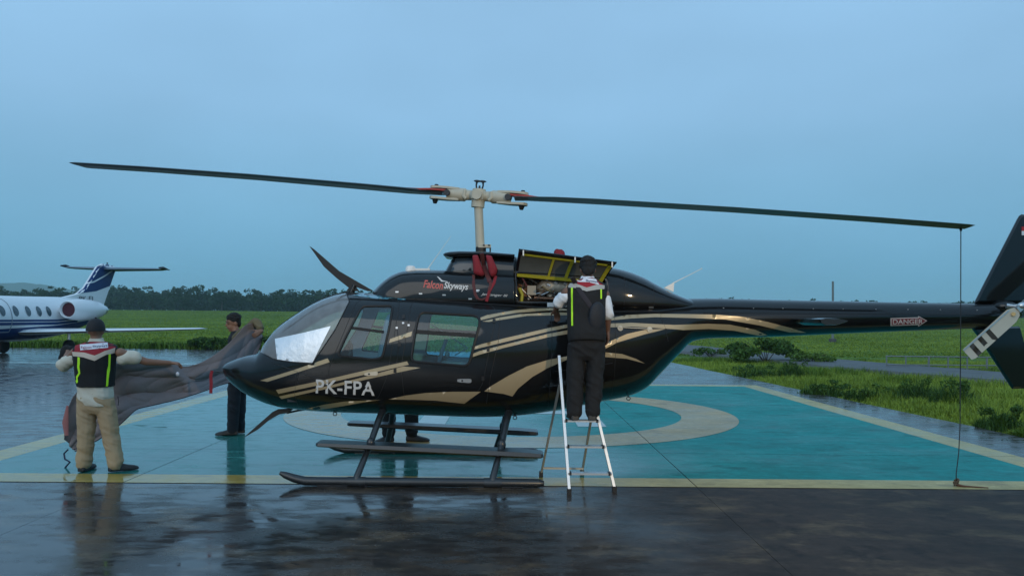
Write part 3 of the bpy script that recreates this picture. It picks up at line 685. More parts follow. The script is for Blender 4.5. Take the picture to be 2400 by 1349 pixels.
# seals round windows and doors
def seal(pl, r, name, parent, off=.0, far=False, m=M_rubber, closed=True):
    pts = [HP(p, off) for p in pl]
    if far: pts = [Vector((p.x, 2 * HY - p.y, p.z)) for p in pts]
    mb = MB(); mb.tube(pts + pts[:1] if closed else pts, r, 6, False); return mb.build(name, m, parent)
for i, far in enumerate((False, True)):
    seal(wf, .013, 'window_seal', DOORS[i * 2], .001, far); seal(wr, .015, 'window_seal', DOORS[i * 2 + 1], .001, far)
    seal(df, .0042, 'door_seam', DOORS[i * 2], -.002, far); seal(dr, .0042, 'door_seam', DOORS[i * 2 + 1], -.002, far)
    seal(ws[:-16], .007, 'windshield_seal', HELI, .0, far)
mb = MB(); mb.tube([HULL.pt(xb + (xt - xb) * k / 20, 1.0, .004) for k in range(21)], .014, 6); mb.build('windshield_post', M_rubber, HELI)
# window dividers
for i, far in enumerate((False, True)):
    for (a, b, th, dd) in (((824, 767), (899, 777), .03, 0), ((969, 776), (1119, 786), .042, 1)):
        pts = [HULL.side(a[0] + (b[0] - a[0]) * k / 6, a[1] + (b[1] - a[1]) * k / 6) for k in range(7)]; pts = [HULL.pt(x, q, -.006) for x, q in pts]
        if far: pts = [Vector((p.x, 2 * HY - p.y, p.z)) for p in pts]
        mb = MB()
        for p, q in zip(pts[:-1], pts[1:]): mb.beam(p, q, .018, th)
        mb.build('window_bar', M_rubber, DOORS[i * 2 + dd], False)
# door handles
def handle(u0, v0, u1, v1, d, m):
    bv = bvh_of(FUSE, *DOORS[:2]); mb = MB(); a, n = hit(bv, u0, v0); b, n2 = hit(bv, u1, v1); s_ = (b - a); up = n.cross(s_).normalized()
    outl = []
    for t, h in ((0, .010), (.2, .017), (.8, .021), (.95, .019), (1.0, .010)): outl.append((t, h))
    lo = [a + s_ * t + up * h + n * .006 for t, h in outl] + [a + s_ * t - up * h + n * .006 for t, h in reversed(outl)]
    mb.prism(lo, n * .014); h_ = mb.build('handle', m, d); mb = MB(); c = a + s_ * .35 + n * .02; mb.cyl(c, c + n * .004, .010); mb.build('lock', M_dark, d)
handle(855, 876, 886, 874, DOORS[0], M_cream2); handle(1072, 890, 1105, 891, DOORS[1], M_alu)

# ------------------------------------------------------------------ upper cowlings
COWL = Loft([(866, 694, 712, .10, 706, 2.2, 3), (880, 677, 714, .24, 704, 2.2, 3), (900, 657, 716, .32, 702, 2.4, 3), (925, 640, 717, .36, 700, 2.6, 3), (950, 632, 718, .385, 698, 2.8, 3), (990, 630, 720, .40, 696, 3, 3),
    (1040, 630, 722, .41, 696, 3, 3), (1120, 631, 725, .41, 696, 3, 3), (1206, 634, 727, .405, 696, 3, 3)], HY - .28)
UPPER = Loft([(1047, 628, 655, .20, 644, 2.6, 3), (1056, 612, 656, .24, 642, 2.8, 3), (1066, 600, 657, .26, 640, 3, 3), (1085, 596, 658, .28, 640, 3.2, 3), (1140, 594, 660, .295, 640, 3.2, 3), (1206, 598, 660, .31, 640, 3, 3)], HY - .2)
ENG = Loft([(1206, 598, 727, .37, 690, 2.6, 4), (1260, 604, 727, .38, 692, 2.6, 4), (1330, 611, 728, .385, 694, 2.6, 4), (1400, 620, 729, .385, 696, 2.6, 4), (1440, 626, 730, .38, 698, 2.6, 4), (1465, 632, 730, .37, 700, 2.5, 4), (1500, 645, 730, .345, 702, 2.4, 4),
    (1540, 667, 729, .31, 704, 2.3, 4), (1575, 685, 728, .27, 708, 2.2, 4), (1611, 699, 727, .22, 714, 2.1, 4), (1630, 703, 726, .15, 716, 2, 4)], HY - .25)
def loft_mesh(Lf, name, m, parent, hole=None, nq=29, step=.03, thick=.008):
    Xs = list(np.arange(Lf.X0, Lf.X1, step)) + [Lf.X1]; q_ = np.array(sorted(list(np.linspace(-1, 1, nq)) + [.985, -.985])); K = .35
    outer = [(x, -K) for x in Xs] + [(Lf.X1, q * K) for q in q_[1:-1]] + [(x, K) for x in reversed(Xs)] + [(Lf.X0, q * K) for q in q_[-2:0:-1]]
    hl = [(x, q * K) for x, q in [Lf.side(u, v) for u, v in densify(hole, 8)]] if hole else None
    g2 = [(x, q * K) for x in Xs[1:-1] for q in q_[1:-1]]
    v2, f2, c2 = triangulate(outer, [hl] if hl else [], away(g2, [hl], .010) if hl else g2, 1e-5)
    near = [Lf.pt(p[0], p[1] / K) for p in v2]; far = [Vector((p.x, 2 * HY - p.y, p.z)) for p in near]; n = len(near)
    ins = inpoly(c2, hl) if hl else np.zeros(len(f2), bool)
    F = [f for f, k in zip(f2, ins) if not k] + [tuple(n + i for i in reversed(f)) for f in f2]
    o = mesh_obj(name, near + far, F, m, parent, True, 50)
    bm = bmesh.new(); bm.from_mesh(o.data); bmesh.ops.remove_doubles(bm, verts=bm.verts, dist=.001); bmesh.ops.holes_fill(bm, edges=[e_ for e_ in bm.edges if e_.is_boundary and abs(e_.verts[0].co.x - e_.verts[1].co.x) < 1e-6 and hole is None], sides=0)
    bmesh.ops.recalc_face_normals(bm, faces=bm.faces); bm.to_mesh(o.data); bm.free(); o.data.polygons.foreach_set('use_smooth', [True] * len(o.data.polygons))
    if thick: sm = o.modifiers.new('thickness', 'SOLIDIFY'); sm.thickness = thick; sm.offset = -1
    return o
BAY = [(1210, 640), (1290, 642), (1418, 652), (1420, 706), (1400, 709), (1215, 706)]
C1 = loft_mesh(COWL, 'transmission_fairing', M_black, HELI); C2 = loft_mesh(UPPER, 'intake_housing', M_black, HELI); C3 = loft_mesh(ENG, 'engine_cowling', M_black, HELI, BAY)
# overhanging lip of the intake housing, its dark side window
mb = MB(); rr = []
for u, v0, v1, w_ in ((1041, 594, 596, .16), (1046, 590, 602, .22), (1058, 588, 604, .27), (1080, 587, 604, .30), (1130, 588, 604, .315), (1206, 595, 606, .325)):
    zt, zb, X = P(u, v0, HY - .2).z, P(u, v1, HY - .2).z, P(u, 600, HY).x; zc, hz = (zt + zb) / 2, (zt - zb) / 2
    rr.append([Vector((X, HY + w_ * math.copysign(abs(math.cos(a)) ** .6, math.cos(a)), zc + hz * math.copysign(abs(math.sin(a)) ** .8, math.sin(a)))) for a in np.linspace(0, 2 * math.pi, 24, endpoint=False)])
mb.rings(rr); mb.build('intake_lip', M_black, C2)
bv2 = bvh_of(C2); decal(bv2, [(1068, 606), (1106, 605), (1106, 634), (1057, 635)], 'intake_screen', mat('intake_mesh', (.02, .03, .04), .25, 0, .5, .4), C2, .004, 6, HY)
# cowl fasteners, glints of small steel latches
def latch(bv, u, v, w_=.05, h_=.016, m=M_steel, parent=C1, name='latch'):
    q, n = hit(bv, u, v)
    if q is None: return
    s_ = Vector((1, 0, 0)); s_ = (s_ - n * s_.dot(n)).normalized(); t_ = n.cross(s_); mb = MB(); M = Matrix((s_, t_, n)).transposed(); mb.box(q + n * .004, w_, h_, .009, M); return mb.build(name, m, parent)
bv1 = bvh_of(C1); bv3 = bvh_of(C3)
for u, v in ((931, 684), (986, 688), (1041, 691), (1102, 700), (1118, 682), (1103, 632), (1120, 680)): latch(bv1, u, v, .035, .014)
for u, v in ((1433, 716), (1526, 720), (1612, 721)): latch(bv3, u, v, .05, .02, M_steel, C3)
bvb = bvh_of(BOOM)
for u in (1696, 1766, 1835, 1906, 1976, 2053, 2128, 2204, 2290):
    q, n = hit(bvb, u, 722 + (u - 1700) * .008)
    if q is not None: mb = MB(); mb.ell(q, (.008, 0, 0), (0, 0, .006), n * .006, 8, 5); mb.build('rivet', M_steel, BOOM)
pts = [hit(bvb, u, 733 + (u - 1640) * .006)[0] for u in range(1645, 2300, 25)]; mb = MB(); mb.tube([p for p in pts if p], .004, 5); mb.build('boom_seam', M_rubber, BOOM)
bvh_ = bvh_of(FUSE, BOOM, *DOORS)
pts = []
for u in range(890, 1622, 14):
    v = np.interp(u, [890, 956, 1060, 1108, 1300, 1425, 1602, 1622], [694, 699, 706, 709, 721, 729, 729, 729]); q, n = hit(bvh_, u, v + 1)
    if q is not None: pts.append(q)
mb = MB(); mb.tube(pts, .006, 5); mb.build('deck_seam', M_rubber, HELI)

# ------------------------------------------------------------------ paint scheme
STR = {'nose_stripe': [(610, 891), (690, 866), (768, 839), (773, 848), (700, 871), (627, 894)],
 'upper_stripe': [(647, 913), (750, 892), (854, 868), (954, 846), (958, 854), (856, 877), (750, 901), (653, 922)],
 'lower_stripe': [(654, 928), (767, 904), (856, 882), (945, 858), (986, 861), (920, 875), (856, 889), (767, 910), (660, 934)],
 'pillar_stripe': [(914, 794), (966, 776), (964, 787), (912, 803)],
 'belly_tip': [(717, 957), (760, 947), (807, 940), (892, 936), (850, 942), (807, 950), (740, 961)],
 'belly_swoosh': [(910, 935), (950, 926), (997, 920), (1060, 917), (1127, 917), (1106, 932), (1088, 945), (1023, 938), (973, 936)],
 'side_swoosh': [(1135, 916), (1149, 905), (1191, 880), (1235, 858), (1283, 843), (1340, 832), (1330, 842), (1283, 862), (1247, 883), (1214, 910), (1201, 928), (1180, 922), (1164, 920)],
 'mid_stripe_a': [(1112, 812), (1128, 806), (1179, 793), (1287, 768), (1360, 754), (1425, 747), (1425, 752), (1360, 762), (1287, 776), (1179, 802), (1125, 815), (1110, 819)],
 'mid_stripe_b': [(1109, 828), (1124, 822), (1179, 808), (1284, 782), (1360, 768), (1425, 759), (1425, 765), (1360, 777), (1284, 790), (1180, 815), (1122, 831), (1108, 836)],
 'shoulder_a': [(1126, 744), (1142, 738), (1205, 727), (1247, 723), (1291, 722), (1350, 724), (1350, 728), (1291, 727), (1211, 733), (1170, 740), (1127, 750)],
 'shoulder_b': [(1130, 753), (1170, 744), (1220, 736), (1297, 732), (1350, 733), (1350, 738), (1235, 740), (1146, 754)],
 'aft_stripe': [(1427, 746), (1469, 738), (1536, 735), (1623, 736), (1680, 737), (1740, 742), (1800, 754), (1850, 767), (1890, 779), (1850, 778), (1780, 762), (1700, 748), (1625, 745), (1536, 743), (1480, 746), (1427, 751)],
 'aft_stripe_low': [(1425, 758), (1480, 756), (1536, 759), (1580, 761), (1660, 758), (1710, 760), (1770, 772), (1800, 785), (1780, 786), (1720, 774), (1660, 770), (1602, 773), (1580, 771), (1536, 768), (1480, 765), (1425, 767)],
 'aft_swoosh': [(1417, 805), (1469, 782), (1514, 772), (1560, 770), (1540, 776), (1514, 782), (1447, 802), (1418, 817)],
 'aft_dart': [(1419, 825), (1458, 829), (1490, 840), (1511, 851), (1469, 840), (1418, 836)]}
for k, pl in STR.items(): decal(bvh_, pl, 'gold_stripe', M_gold, FUSE if k not in ('aft_stripe', 'aft_stripe_low') else BOOM, .0022, 6.5, HY)
lettering(bvh_, 'PK-FPA', ((741, 888), (879, 894), (740, 920)), 'registration', M_letter, FUSE, .0055, .018, 0, 1.05)
M_pink = mat('logo_red', (.55, .10, .08), .5)
lettering(bv1, 'Falcon', ((993, 656), (1039, 660), (992, 674)), 'company_name', M_pink, C1, .004, .02, .25)
lettering(bv1, 'Skyways', ((1041, 660), (1098, 664), (1040, 680)), 'company_name', M_letter, C1, .004, .02, .25)
decal(bv1, [(1024, 648), (1028, 649), (1037, 657), (1051, 660), (1034, 660)], 'company_bird', M_letter, C1, .004, 3)
lettering(bv1, 'JetRanger III', ((1128, 686), (1190, 690), (1127, 693)), 'type_script', M_letter, C1, .004, 0, .3)
M_dred = mat('warning_red', (.20, .02, .025), .5); M_dwhite = mat('warning_white', (.62, .50, .44), .5)
arrow = [(2087, 745), (2152, 743), (2152, 740), (2173, 751), (2152, 765), (2152, 761), (2087, 763)]; inner = [(2089.2, 747), (2153.8, 745.2), (2153.8, 743), (2169.5, 751), (2153.8, 762), (2153.8, 759), (2089.2, 761)]
decal(bvb, arrow, 'warning_arrow', M_dwhite, BOOM, .002, 4); decal(bvb, inner, 'warning_panel', M_dred, BOOM, .0035, 4)
lettering(bvb, 'DANGER', ((2092, 748), (2163, 747), (2092, 759)), 'warning_text', M_dwhite, BOOM, .006, .02)
# small fittings on the side
for u, v in ((1453, 769), (1522, 772)):
    q, n = hit(bvh_, u, v); mb = MB(); mb.cyl(q, q + n * .012, .030, 18); mb.ell(q + n * .012, (.024, 0, 0), (0, 0, .024), n * .008, 12, 6); mb.build('static_port', M_cream2, FUSE)
a, n = hit(bvh_, 1459, 768); b, _ = hit(bvh_, 1517, 771); mb = MB(); mb.cyl(a + n * .02, b + n * .02, .005); mb.build('static_line', M_cream2, FUSE)
for u, v in ((785, 968), (1473, 932), (1207, 977)):
    q = P(u, v, HY - .3); mb = MB(); mb.tube([q + Vector((.02 * math.cos(a), 0, -.005 + .02 * math.sin(a))) for a in np.linspace(0, 6.28, 13)], .005, 5); mb.cyl(q + Vector((0, 0, .01)), q + Vector((0, .1, .06)), .006); mb.build('tie_ring', M_dark, HELI)
for pl in ([(1172, 738), (1168, 800), (1150, 880), (1140, 945)], [(1292, 728), (1294, 800), (1290, 880), (1284, 955)], [(1440, 735), (1444, 800), (1440, 880), (1432, 935)], [(1545, 732), (1560, 770), (1566, 800)], [(640, 850), (700, 872), (775, 895)], [(700, 872), (690, 920), (700, 955)], [(1300, 870), (1360, 862), (1436, 850)], [(930, 768), (935, 800), (930, 850)]):
    pts = [hit(bvh_, u, v)[0] for u, v in densify(pl, 12, False)]; mb = MB(); mb.tube([p for p in pts if p], .0034, 5); mb.build('panel_seam', M_rubber, FUSE)
for pl in ([(1462, 640), (1465, 680), (1462, 722)], [(1530, 668), (1534, 695), (1532, 724)], [(1208, 602), (1209, 640), (1208, 715)]):
    pts = [hit(bv3, u, v)[0] for u, v in densify(pl, 10, False)]; pts = [p for p in pts if p]
    if len(pts) > 2: mb = MB(); mb.tube(pts, .0034, 5); mb.build('panel_seam', M_rubber, C3)
# drain stubs; bright steel plates put in as lamp glints on the cabin side
for u, v in ((945, 757), (958, 762), (930, 768), (1112, 704)): latch(bvh_, u, v, .022, .02, M_steel, FUSE, 'glint_plate')
for u, v in ((640, 930), (610, 925)):
    q = P(u, v, HY - .12); mb = MB(); mb.cyl(q + Vector((0, .02, .05)), q - Vector((0, 0, .02)), .012); mb.build('drain_stub', M_dark, HELI)
for u, v in ((946, 742), (936, 806), (926, 868), (1158, 752), (1144, 818), (1132, 886)): latch(bvh_, u, v, .03, .045, M_rubber, FUSE, 'door_hinge')
# roof skylight strip and step of blue-tinted roof glazing
mb = MB(); 
bvr = bvh_of(FUSE); decal(bvr, [(826, 692), (872, 684), (954, 696), (950, 703), (880, 700)], 'roof_window', mat('roof_glazing', (.03, .16, .22), .12, 0, .5, 1, .05), FUSE, .003, 6, HY)

# ------------------------------------------------------------------ cabin inside
fl = P(900, 930, HY).z; mb = MB(); xa, xb_ = P(700, 900, HY).x, P(1160, 900, HY).x
mb.box(((xa + xb_) / 2, HY, fl), xb_ - xa, .9, .03); mb.build('cabin_floor', M_dark, HELI)
def seatm(x, y, w_):
    s0 = MB(); z0 = fl + .015
    s0.box((x, y, z0 + .16), .40, w_ * .9, .30); 
    o = s0.build('seat_base', M_dark, HELI)
    for zc, sx, sz, tl, nm in ((z0 + .36, .46, .10, 0, 'seat_cushion'), ):
        mb = MB(); mb.rings([[Vector((x + a * .235, y + b * w_ / 2 * k, zc + h)) for a, b in ((-1, -.8), (-.8, -1), (.8, -1), (1, -.8), (1, .8), (.8, 1), (-.8, 1), (-1, .8))] for h, k in ((-.05, .97), (-.03, 1), (.03, 1), (.055, .93))]); mb.build(nm, M_seat, HELI)
    mb = MB(); rr = []
    for h, k, t in ((0, .95, .07), (.12, 1, .06), (.38, .98, .055), (.50, .8, .05), (.56, .55, .035)):
        cx = x + .20 + h * .16; rr.append([Vector((cx + a * t, y + b * w_ / 2 * k, z0 + .36 + h)) for a, b in ((-1, -.8), (-.6, -1), (.6, -1), (1, -.8), (1, .8), (.6, 1), (-.6, 1), (-1, .8))])
    mb.rings(rr); mb.build('seat_backrest', M_seat, HELI)
sx = P(868, 900, HY).x
for yy in (HY - .3, HY + .3): seatm(sx, yy, .46)
sx2 = P(1085, 900, HY).x
for yy in (HY - .31, HY + .31): seatm(sx2 + .03, yy, .5)
mb = MB(); mb.box((P(935, 800, HY).x, HY, fl + .55), .10, .16, 1.05); mb.build('control_column_cover', M_grey, HELI)
mb = MB(); px_ = P(735, 880, HY).x
mb.prism([(px_ - .12, HY - .12, fl), (px_ + .18, HY - .12, fl), (px_ + .14, HY - .12, fl + .38), (px_ - .02, HY - .12, fl + .52), (px_ - .20, HY - .12, fl + .50)], (0, .24, 0)); mb.build('instrument_pedestal', M_dark, HELI, False)
mb = MB(); mb.prism([(px_ - .06, HY - .22, fl + .46), (px_ + .02, HY - .22, fl + .46), (px_ - .02, HY - .22, fl + .68), (px_ - .14, HY - .22, fl + .66)], (0, .44, 0)); mb.build('instrument_panel', M_dark, HELI, False)
for yy in (HY - .3, HY + .3):
    mb = MB(); mb.tube([(sx - .30, yy, fl), (sx - .34, yy, fl + .30), (sx - .28, yy, fl + .55), (sx - .30, yy, fl + .62)], [.014, .014, .014, .02], 8); mb.build('cyclic_stick', M_dark, HELI)
# pale poles and a strap seen through the rear window
for u0, v0, u1, v1, Y, r_ in ((1028, 848, 1046, 795, HY + .25, .022), (1010, 759, 1096, 815, HY + .45, .006), (1096, 815, 1066, 832, HY + .45, .006)):
    mb = MB(); mb.cyl(P(u0, v0, Y), P(u1, v1, Y), r_); mb.build('cabin_strap', M_grey, HELI)
mb = MB(); mb.ell(P(1048, 829, HY + .3), (.03, 0, 0), (0, .03, 0), (0, 0, .04)); mb.build('headset', M_whitep, HELI)
# magnetic compass on the windshield post
mb = MB(); mb.box(P(788, 720, HY), .10, .08, .07); mb.ell(P(770, 722, HY), (.05, 0, 0), (0, .06, 0), (0, 0, .045)); mb.build('compass', M_dark, HELI)
# silver sunshade behind the lower windshield
shade = []
bvw = bvh_of(*[o for o in HELI.children if o.name.startswith('windshield') and 'seal' not in o.name and 'post' not in o.name])
sh = decal(bvw, [(645, 794), (710, 780), (776, 764), (760, 795), (733, 849), (690, 847), (650, 842)], 'sunshade', M_shade, HELI, .006, 6, HY)

# ------------------------------------------------------------------ engine bay
def bp(u, v, y): return P(u, v, HY + y)
mb = MB(); x0, x1 = bp(1204, 680, -.3).x, bp(1428, 680, -.3).x; z0, z1 = bp(1300, 716, -.3).z, bp(1300, 622, -.3).z; yb = HY + .05
mb.add([(x0, yb, z0), (x1, yb, z0), (x1, yb, z1), (x0, yb, z1)], [(0, 1, 2, 3)]); mb.add([(x0, yb, z0), (x0, HY - .36, z0), (x0, HY - .30, z1), (x0, yb, z1)], [(0, 1, 2, 3)])
mb.add([(x1, yb, z0), (x1, HY - .36, z0), (x1, HY - .30, z1), (x1, yb, z1)], [(0, 1, 2, 3)]); mb.add([(x0, yb, z0 + .004), (x1, yb, z0 + .004), (x1, HY - .37, z0 + .004), (x0, HY - .37, z0 + .004)], [(0, 1, 2, 3)])
mb.add([(x0, yb, z1), (x1, yb, z1), (x1, HY - .27, z1), (x0, HY - .27, z1)], [(0, 1, 2, 3)]); mb.build('firewall', M_bay, HELI, False)
mb = MB(); mb.cyl(bp(1246, 647, -.2), bp(1360, 653, -.2), .036, 16); mb.build('exhaust_duct', M_brass, HELI)
for u in (1282, 1316): mb = MB(); mb.cyl(bp(u - 3, 649, -.2), bp(u + 3, 649.5, -.2), .048, 16); mb.build('duct_clamp', M_alu, HELI)
mb = MB(); mb.tube([bp(1262, 676, -.15), bp(1275, 672, -.17), bp(1300, 672, -.18), bp(1335, 676, -.18), bp(1350, 678, -.16)], [.05, .085, .095, .08, .05], 16); mb.build('gearbox_case', M_cast, HELI)
for (u, v, r_) in ((1268, 690, .045), (1292, 694, .05), (1320, 692, .055), (1345, 688, .04)): mb = MB(); mb.ell(bp(u, v, -.2), (r_, 0, 0), (0, r_, 0), (0, 0, r_ * .8)); mb.build('accessory_case', M_cast, HELI)
for (u, v) in ((1300, 660), (1322, 662), (1282, 666)): mb = MB(); mb.cyl(bp(u, v, -.26), bp(u + 7, v + 4, -.26), .018, 8); mb.build('fitting', M_alu, HELI)
mb = MB(); mb.box(bp(1246, 680, -.27), .095, .05, .10); mb.build('oil_box', mat('dull_box', (.30, .26, .2), .6), HELI)
mb = MB(); mb.tube([bp(1222, 706, -.3), bp(1224, 690, -.3), bp(1217, 676, -.28)], [.02, .018, .026], 10, True); mb.build('filter_bottle', M_zinc, HELI)
mb = MB(); mb.cyl(bp(1218, 640, -.27), bp(1236, 672, -.27), .010); mb.build('door_prop', M_strap, HELI)
for k in range(9):
    u0 = 1230 + k * 18; mb = MB(); mb.tube([bp(u0, 655 + random.uniform(-4, 6), -.1), bp(u0 + random.uniform(-8, 14), 678 + random.uniform(-6, 6), -.27), bp(u0 + random.uniform(-10, 18), 700, -.24)], .0065, 6); mb.build('hose', random.choice((M_wire, M_bay, M_alu)), HELI)
for k in range(16):
    u, v = random.uniform(1232, 1400), random.uniform(655, 702); s_ = random.uniform(.012, .032); mb = MB(); M_ = Matrix.Rotation(random.uniform(0, 3), 3, random.choice('XYZ'))
    if k % 3: mb.box(bp(u, v, random.uniform(-.24, -.1)), s_ * 1.5, s_, s_ * 1.2, M_)
    else: mb.cyl(bp(u, v, -.25), bp(u + random.uniform(-8, 8), v + random.uniform(-8, 8), -.12), s_ * .6, 10)
    mb.build('engine_fitting', random.choice((M_cast, M_alu, M_bay, M_brass, M_dark)), HELI)
for k in range(8):
    u0 = random.uniform(1225, 1380); v0 = random.uniform(652, 690); mb = MB(); mb.tube([bp(u0, v0, -.12), bp(u0 + 12, v0 + random.uniform(-10, 10), -.28), bp(u0 + 30, v0 + random.uniform(-6, 12), -.26), bp(u0 + 40, v0 + random.uniform(0, 14), -.1)], random.uniform(.004, .009), 6); mb.build('fuel_line', random.choice((M_alu, M_wire, M_brass)), HELI)
mb = MB(); mb.beam(bp(1252, 697, -.3), bp(1345, 701, -.3), .05, .02); mb.build('engine_mount', M_bay, HELI)
mb = MB(); mb.box(bp(1315, 714, -.39), .30, .03, .045); mb.build('louvre_panel', M_alu, HELI, False)
# raised engine door: hinge along the top, inner face down towards the viewer
h0, h1 = P(1207, 647, HY - .31), P(1412, 666, HY - .31); f0, f1 = P(1216, 584, HY - .50), P(1446, 615, HY - .50)
def dp(s, t, o=0.0):
    p = (h0 * (1 - s) + h1 * s) * (1 - t) + (f0 * (1 - s) + f1 * s) * t; nrm = (h1 - h0).cross(f0 - h0).normalized()
    if nrm.y > 0: nrm = -nrm
    return p + nrm * (o - .10 * t * (1 - t))
ED = mb = MB(); n_ = 8
A = [[dp(s, t, -.014) for s in np.linspace(0, 1, 9)] for t in np.linspace(0, 1, n_)]; mb.rings(A, False, False); DOOR = mb.build('engine_door', M_black, HELI)
DOOR.modifiers.new('thickness', 'SOLIDIFY').thickness = .012
def dframe(s0, s1, t0, t1, th=.016):
    mb = MB(); mb.loft([dp(s0, t0), dp(s1, t0), dp(s1, t1), dp(s0, t1)], [dp(s0, t0, th), dp(s1, t0, th), dp(s1, t1, th), dp(s0, t1, th)]); return mb.build('door_frame', M_zinc, DOOR, False)
for a in ((0.02, .98, .02, .11), (0.06, .925, .79, .84), (.36, .385, .11, .79), (.55, .585, .11, .79), (.73, .76, .11, .79), (.94, .98, .11, .79)):
    for k in range(4):
        t0, t1 = a[2] + (a[3] - a[2]) * k / 4, a[2] + (a[3] - a[2]) * (k + 1) / 4; dframe(a[0], a[1], t0, t1)
M_panel = mat('door_inner_skin', (.07, .075, .07), .6, var=.3)
for s0, s1 in ((.03, .36), (.385, .55), (.585, .73), (.76, .94)):
    mb = MB(); mb.rings([[dp(s, t, .002) for s in (s0, s1)] for t in np.linspace(.11, .79, 6)], False, False); mb.build('door_inner_skin', M_panel, DOOR)
for s in (.05, .58, .96): mb = MB(); mb.box(dp(s, .93, .03), .014, .02, .06); mb.build('door_latch', M_whitep, DOOR)
mb = MB(); mb.ell(P(1313, 596, HY + .05), (.055, 0, 0), (0, .07, 0), (0, 0, .06)); mb.ell(P(1306, 593, HY + .05), (.04, 0, 0), (0, .06, 0), (0, 0, .05))
tag(mb.build('exhaust_cover', M_red), 'small red cover on the exhaust behind the raised engine door', 'cover')

# ------------------------------------------------------------------ mast and rotor
Hc = P(1122, 459, HY)
mb = MB(); mb.tube([P(1126, 590, HY), P(1123.5, 530, HY), P(1121, 478, HY)], [.052, .050, .050], 18); mb.build('mast', M_cream, HELI)
mb = MB(); mb.box(P(1136, 577, HY - .02), .14, .09, .035); mb.build('swashplate', M_cream, HELI); mb = MB(); mb.cyl(P(1127, 592, HY), P(1127, 579, HY), .06); mb.build('mast_boot', M_rubber, HELI)
for u in (1134, 1146): mb = MB(); mb.box(P(u, 574.5, HY - .072), .018, .014, .016); mb.cyl(P(u + 3, 592, HY), P(u + 3, 578, HY), .009); mb.build('control_link', M_dark, HELI)
TL, TR = P(172, 384, 9.876), P(2265, 534, 8.22)
ax = (TR - TL).normalized(); lead = Vector((0, 0, 1)).cross(ax).normalized(); upv = ax.cross(lead).normalized()     # lead: horizontal chord direction
if upv.z < 0: upv = -upv
hub = MB(); hub.box(Hc, .17, .16, .13, Matrix((ax, lead, upv)).transposed()); HUBO = hub.build('rotor_hub', M_cream, HELI)
bm = bmesh.new(); bm.from_mesh(HUBO.data); bmesh.ops.bevel(bm, geom=bm.edges[:], offset=.02, segments=2, affect='EDGES'); bm.to_mesh(HUBO.data); bm.free()
mb = MB(); mb.cyl(Hc - lead * .12, Hc + lead * .12, .055, 16); mb.build('trunnion', M_cream, HUBO)
mb = MB(); mb.cyl(Hc - upv * .13, Hc + upv * .075, .075, 16); mb.build('hub_cap', M_cream, HUBO)
for s in (-1, 1):
    a0 = Hc + ax * s * .06
    mb = MB(); mb.tube([a0, a0 + ax * s * .08, a0 + ax * s * .10, a0 + ax * s * .30, a0 + ax * s * .31], [.055, .06, .075, .07, .045], 18); g_ = mb.build('blade_grip', M_cream, HUBO)
    for sg in (-1, 1):      # fork plates above and below the blade root
        mb = MB(); o_ = upv * sg * .062
        def ring_(d, w_, t_, lift): c = a0 + ax * s * d + o_ * lift; return [c + lead * w_ + upv * t_, c - lead * w_ + upv * t_, c - lead * w_ - upv * t_, c + lead * w_ - upv * t_]
        mb.rings([ring_(.16, .05, .012, .95), ring_(.30, .07, .012, 1.02), ring_(.40, .085, .012, .98), ring_(.47, .075, .014, .95), ring_(.50, .04, .014, .95)]); mb.build('grip_plate', M_cream, g_)
        mb = MB(); c = a0 + ax * s * .44 + o_; mb.cyl(c, c + upv * sg * (.035 if sg > 0 else .06), .042 if sg < 0 else .032, 14, .02); mb.build('blade_bolt', M_dark, g_)
    mb = MB(); c = a0 + ax * s * .29 - lead * .05; mb.cyl(c - lead * .05, c + lead * .04, .036, 14); mb.build('grip_bearing', M_dark, g_)
    mb = MB(); c = a0 + ax * s * .07 - lead * .06; mb.tube([c - upv * .05, c - upv * .02 + ax * s * .03, c + upv * .05 + ax * s * .02], [.02, .026, .016], 8); mb.build('pitch_horn', M_cream, g_)
    # counterweight arms above the hub
    mb = MB(); b_ = Hc + upv * .07 + ax * s * .03; mb.tube([b_, b_ + upv * .05 + ax * s * .01, b_ + upv * .085 + ax * s * .005], [.012, .01, .014], 6); mb.ell(b_ + upv * .095, ax * .045, lead * .03, upv * .014, 8, 5); mb.build('flap_stop', M_dark, HUBO)
mb = MB(); mb.cyl(Hc + upv * .06, Hc + upv * .115, .016, 8, .01); mb.build('hub_bolt', M_dark, HUBO)
M_blade = mat('rotor_blade_paint', (.020, .034, .042), .42, .0, .5, .2, .2, var=.25, vscale=3)
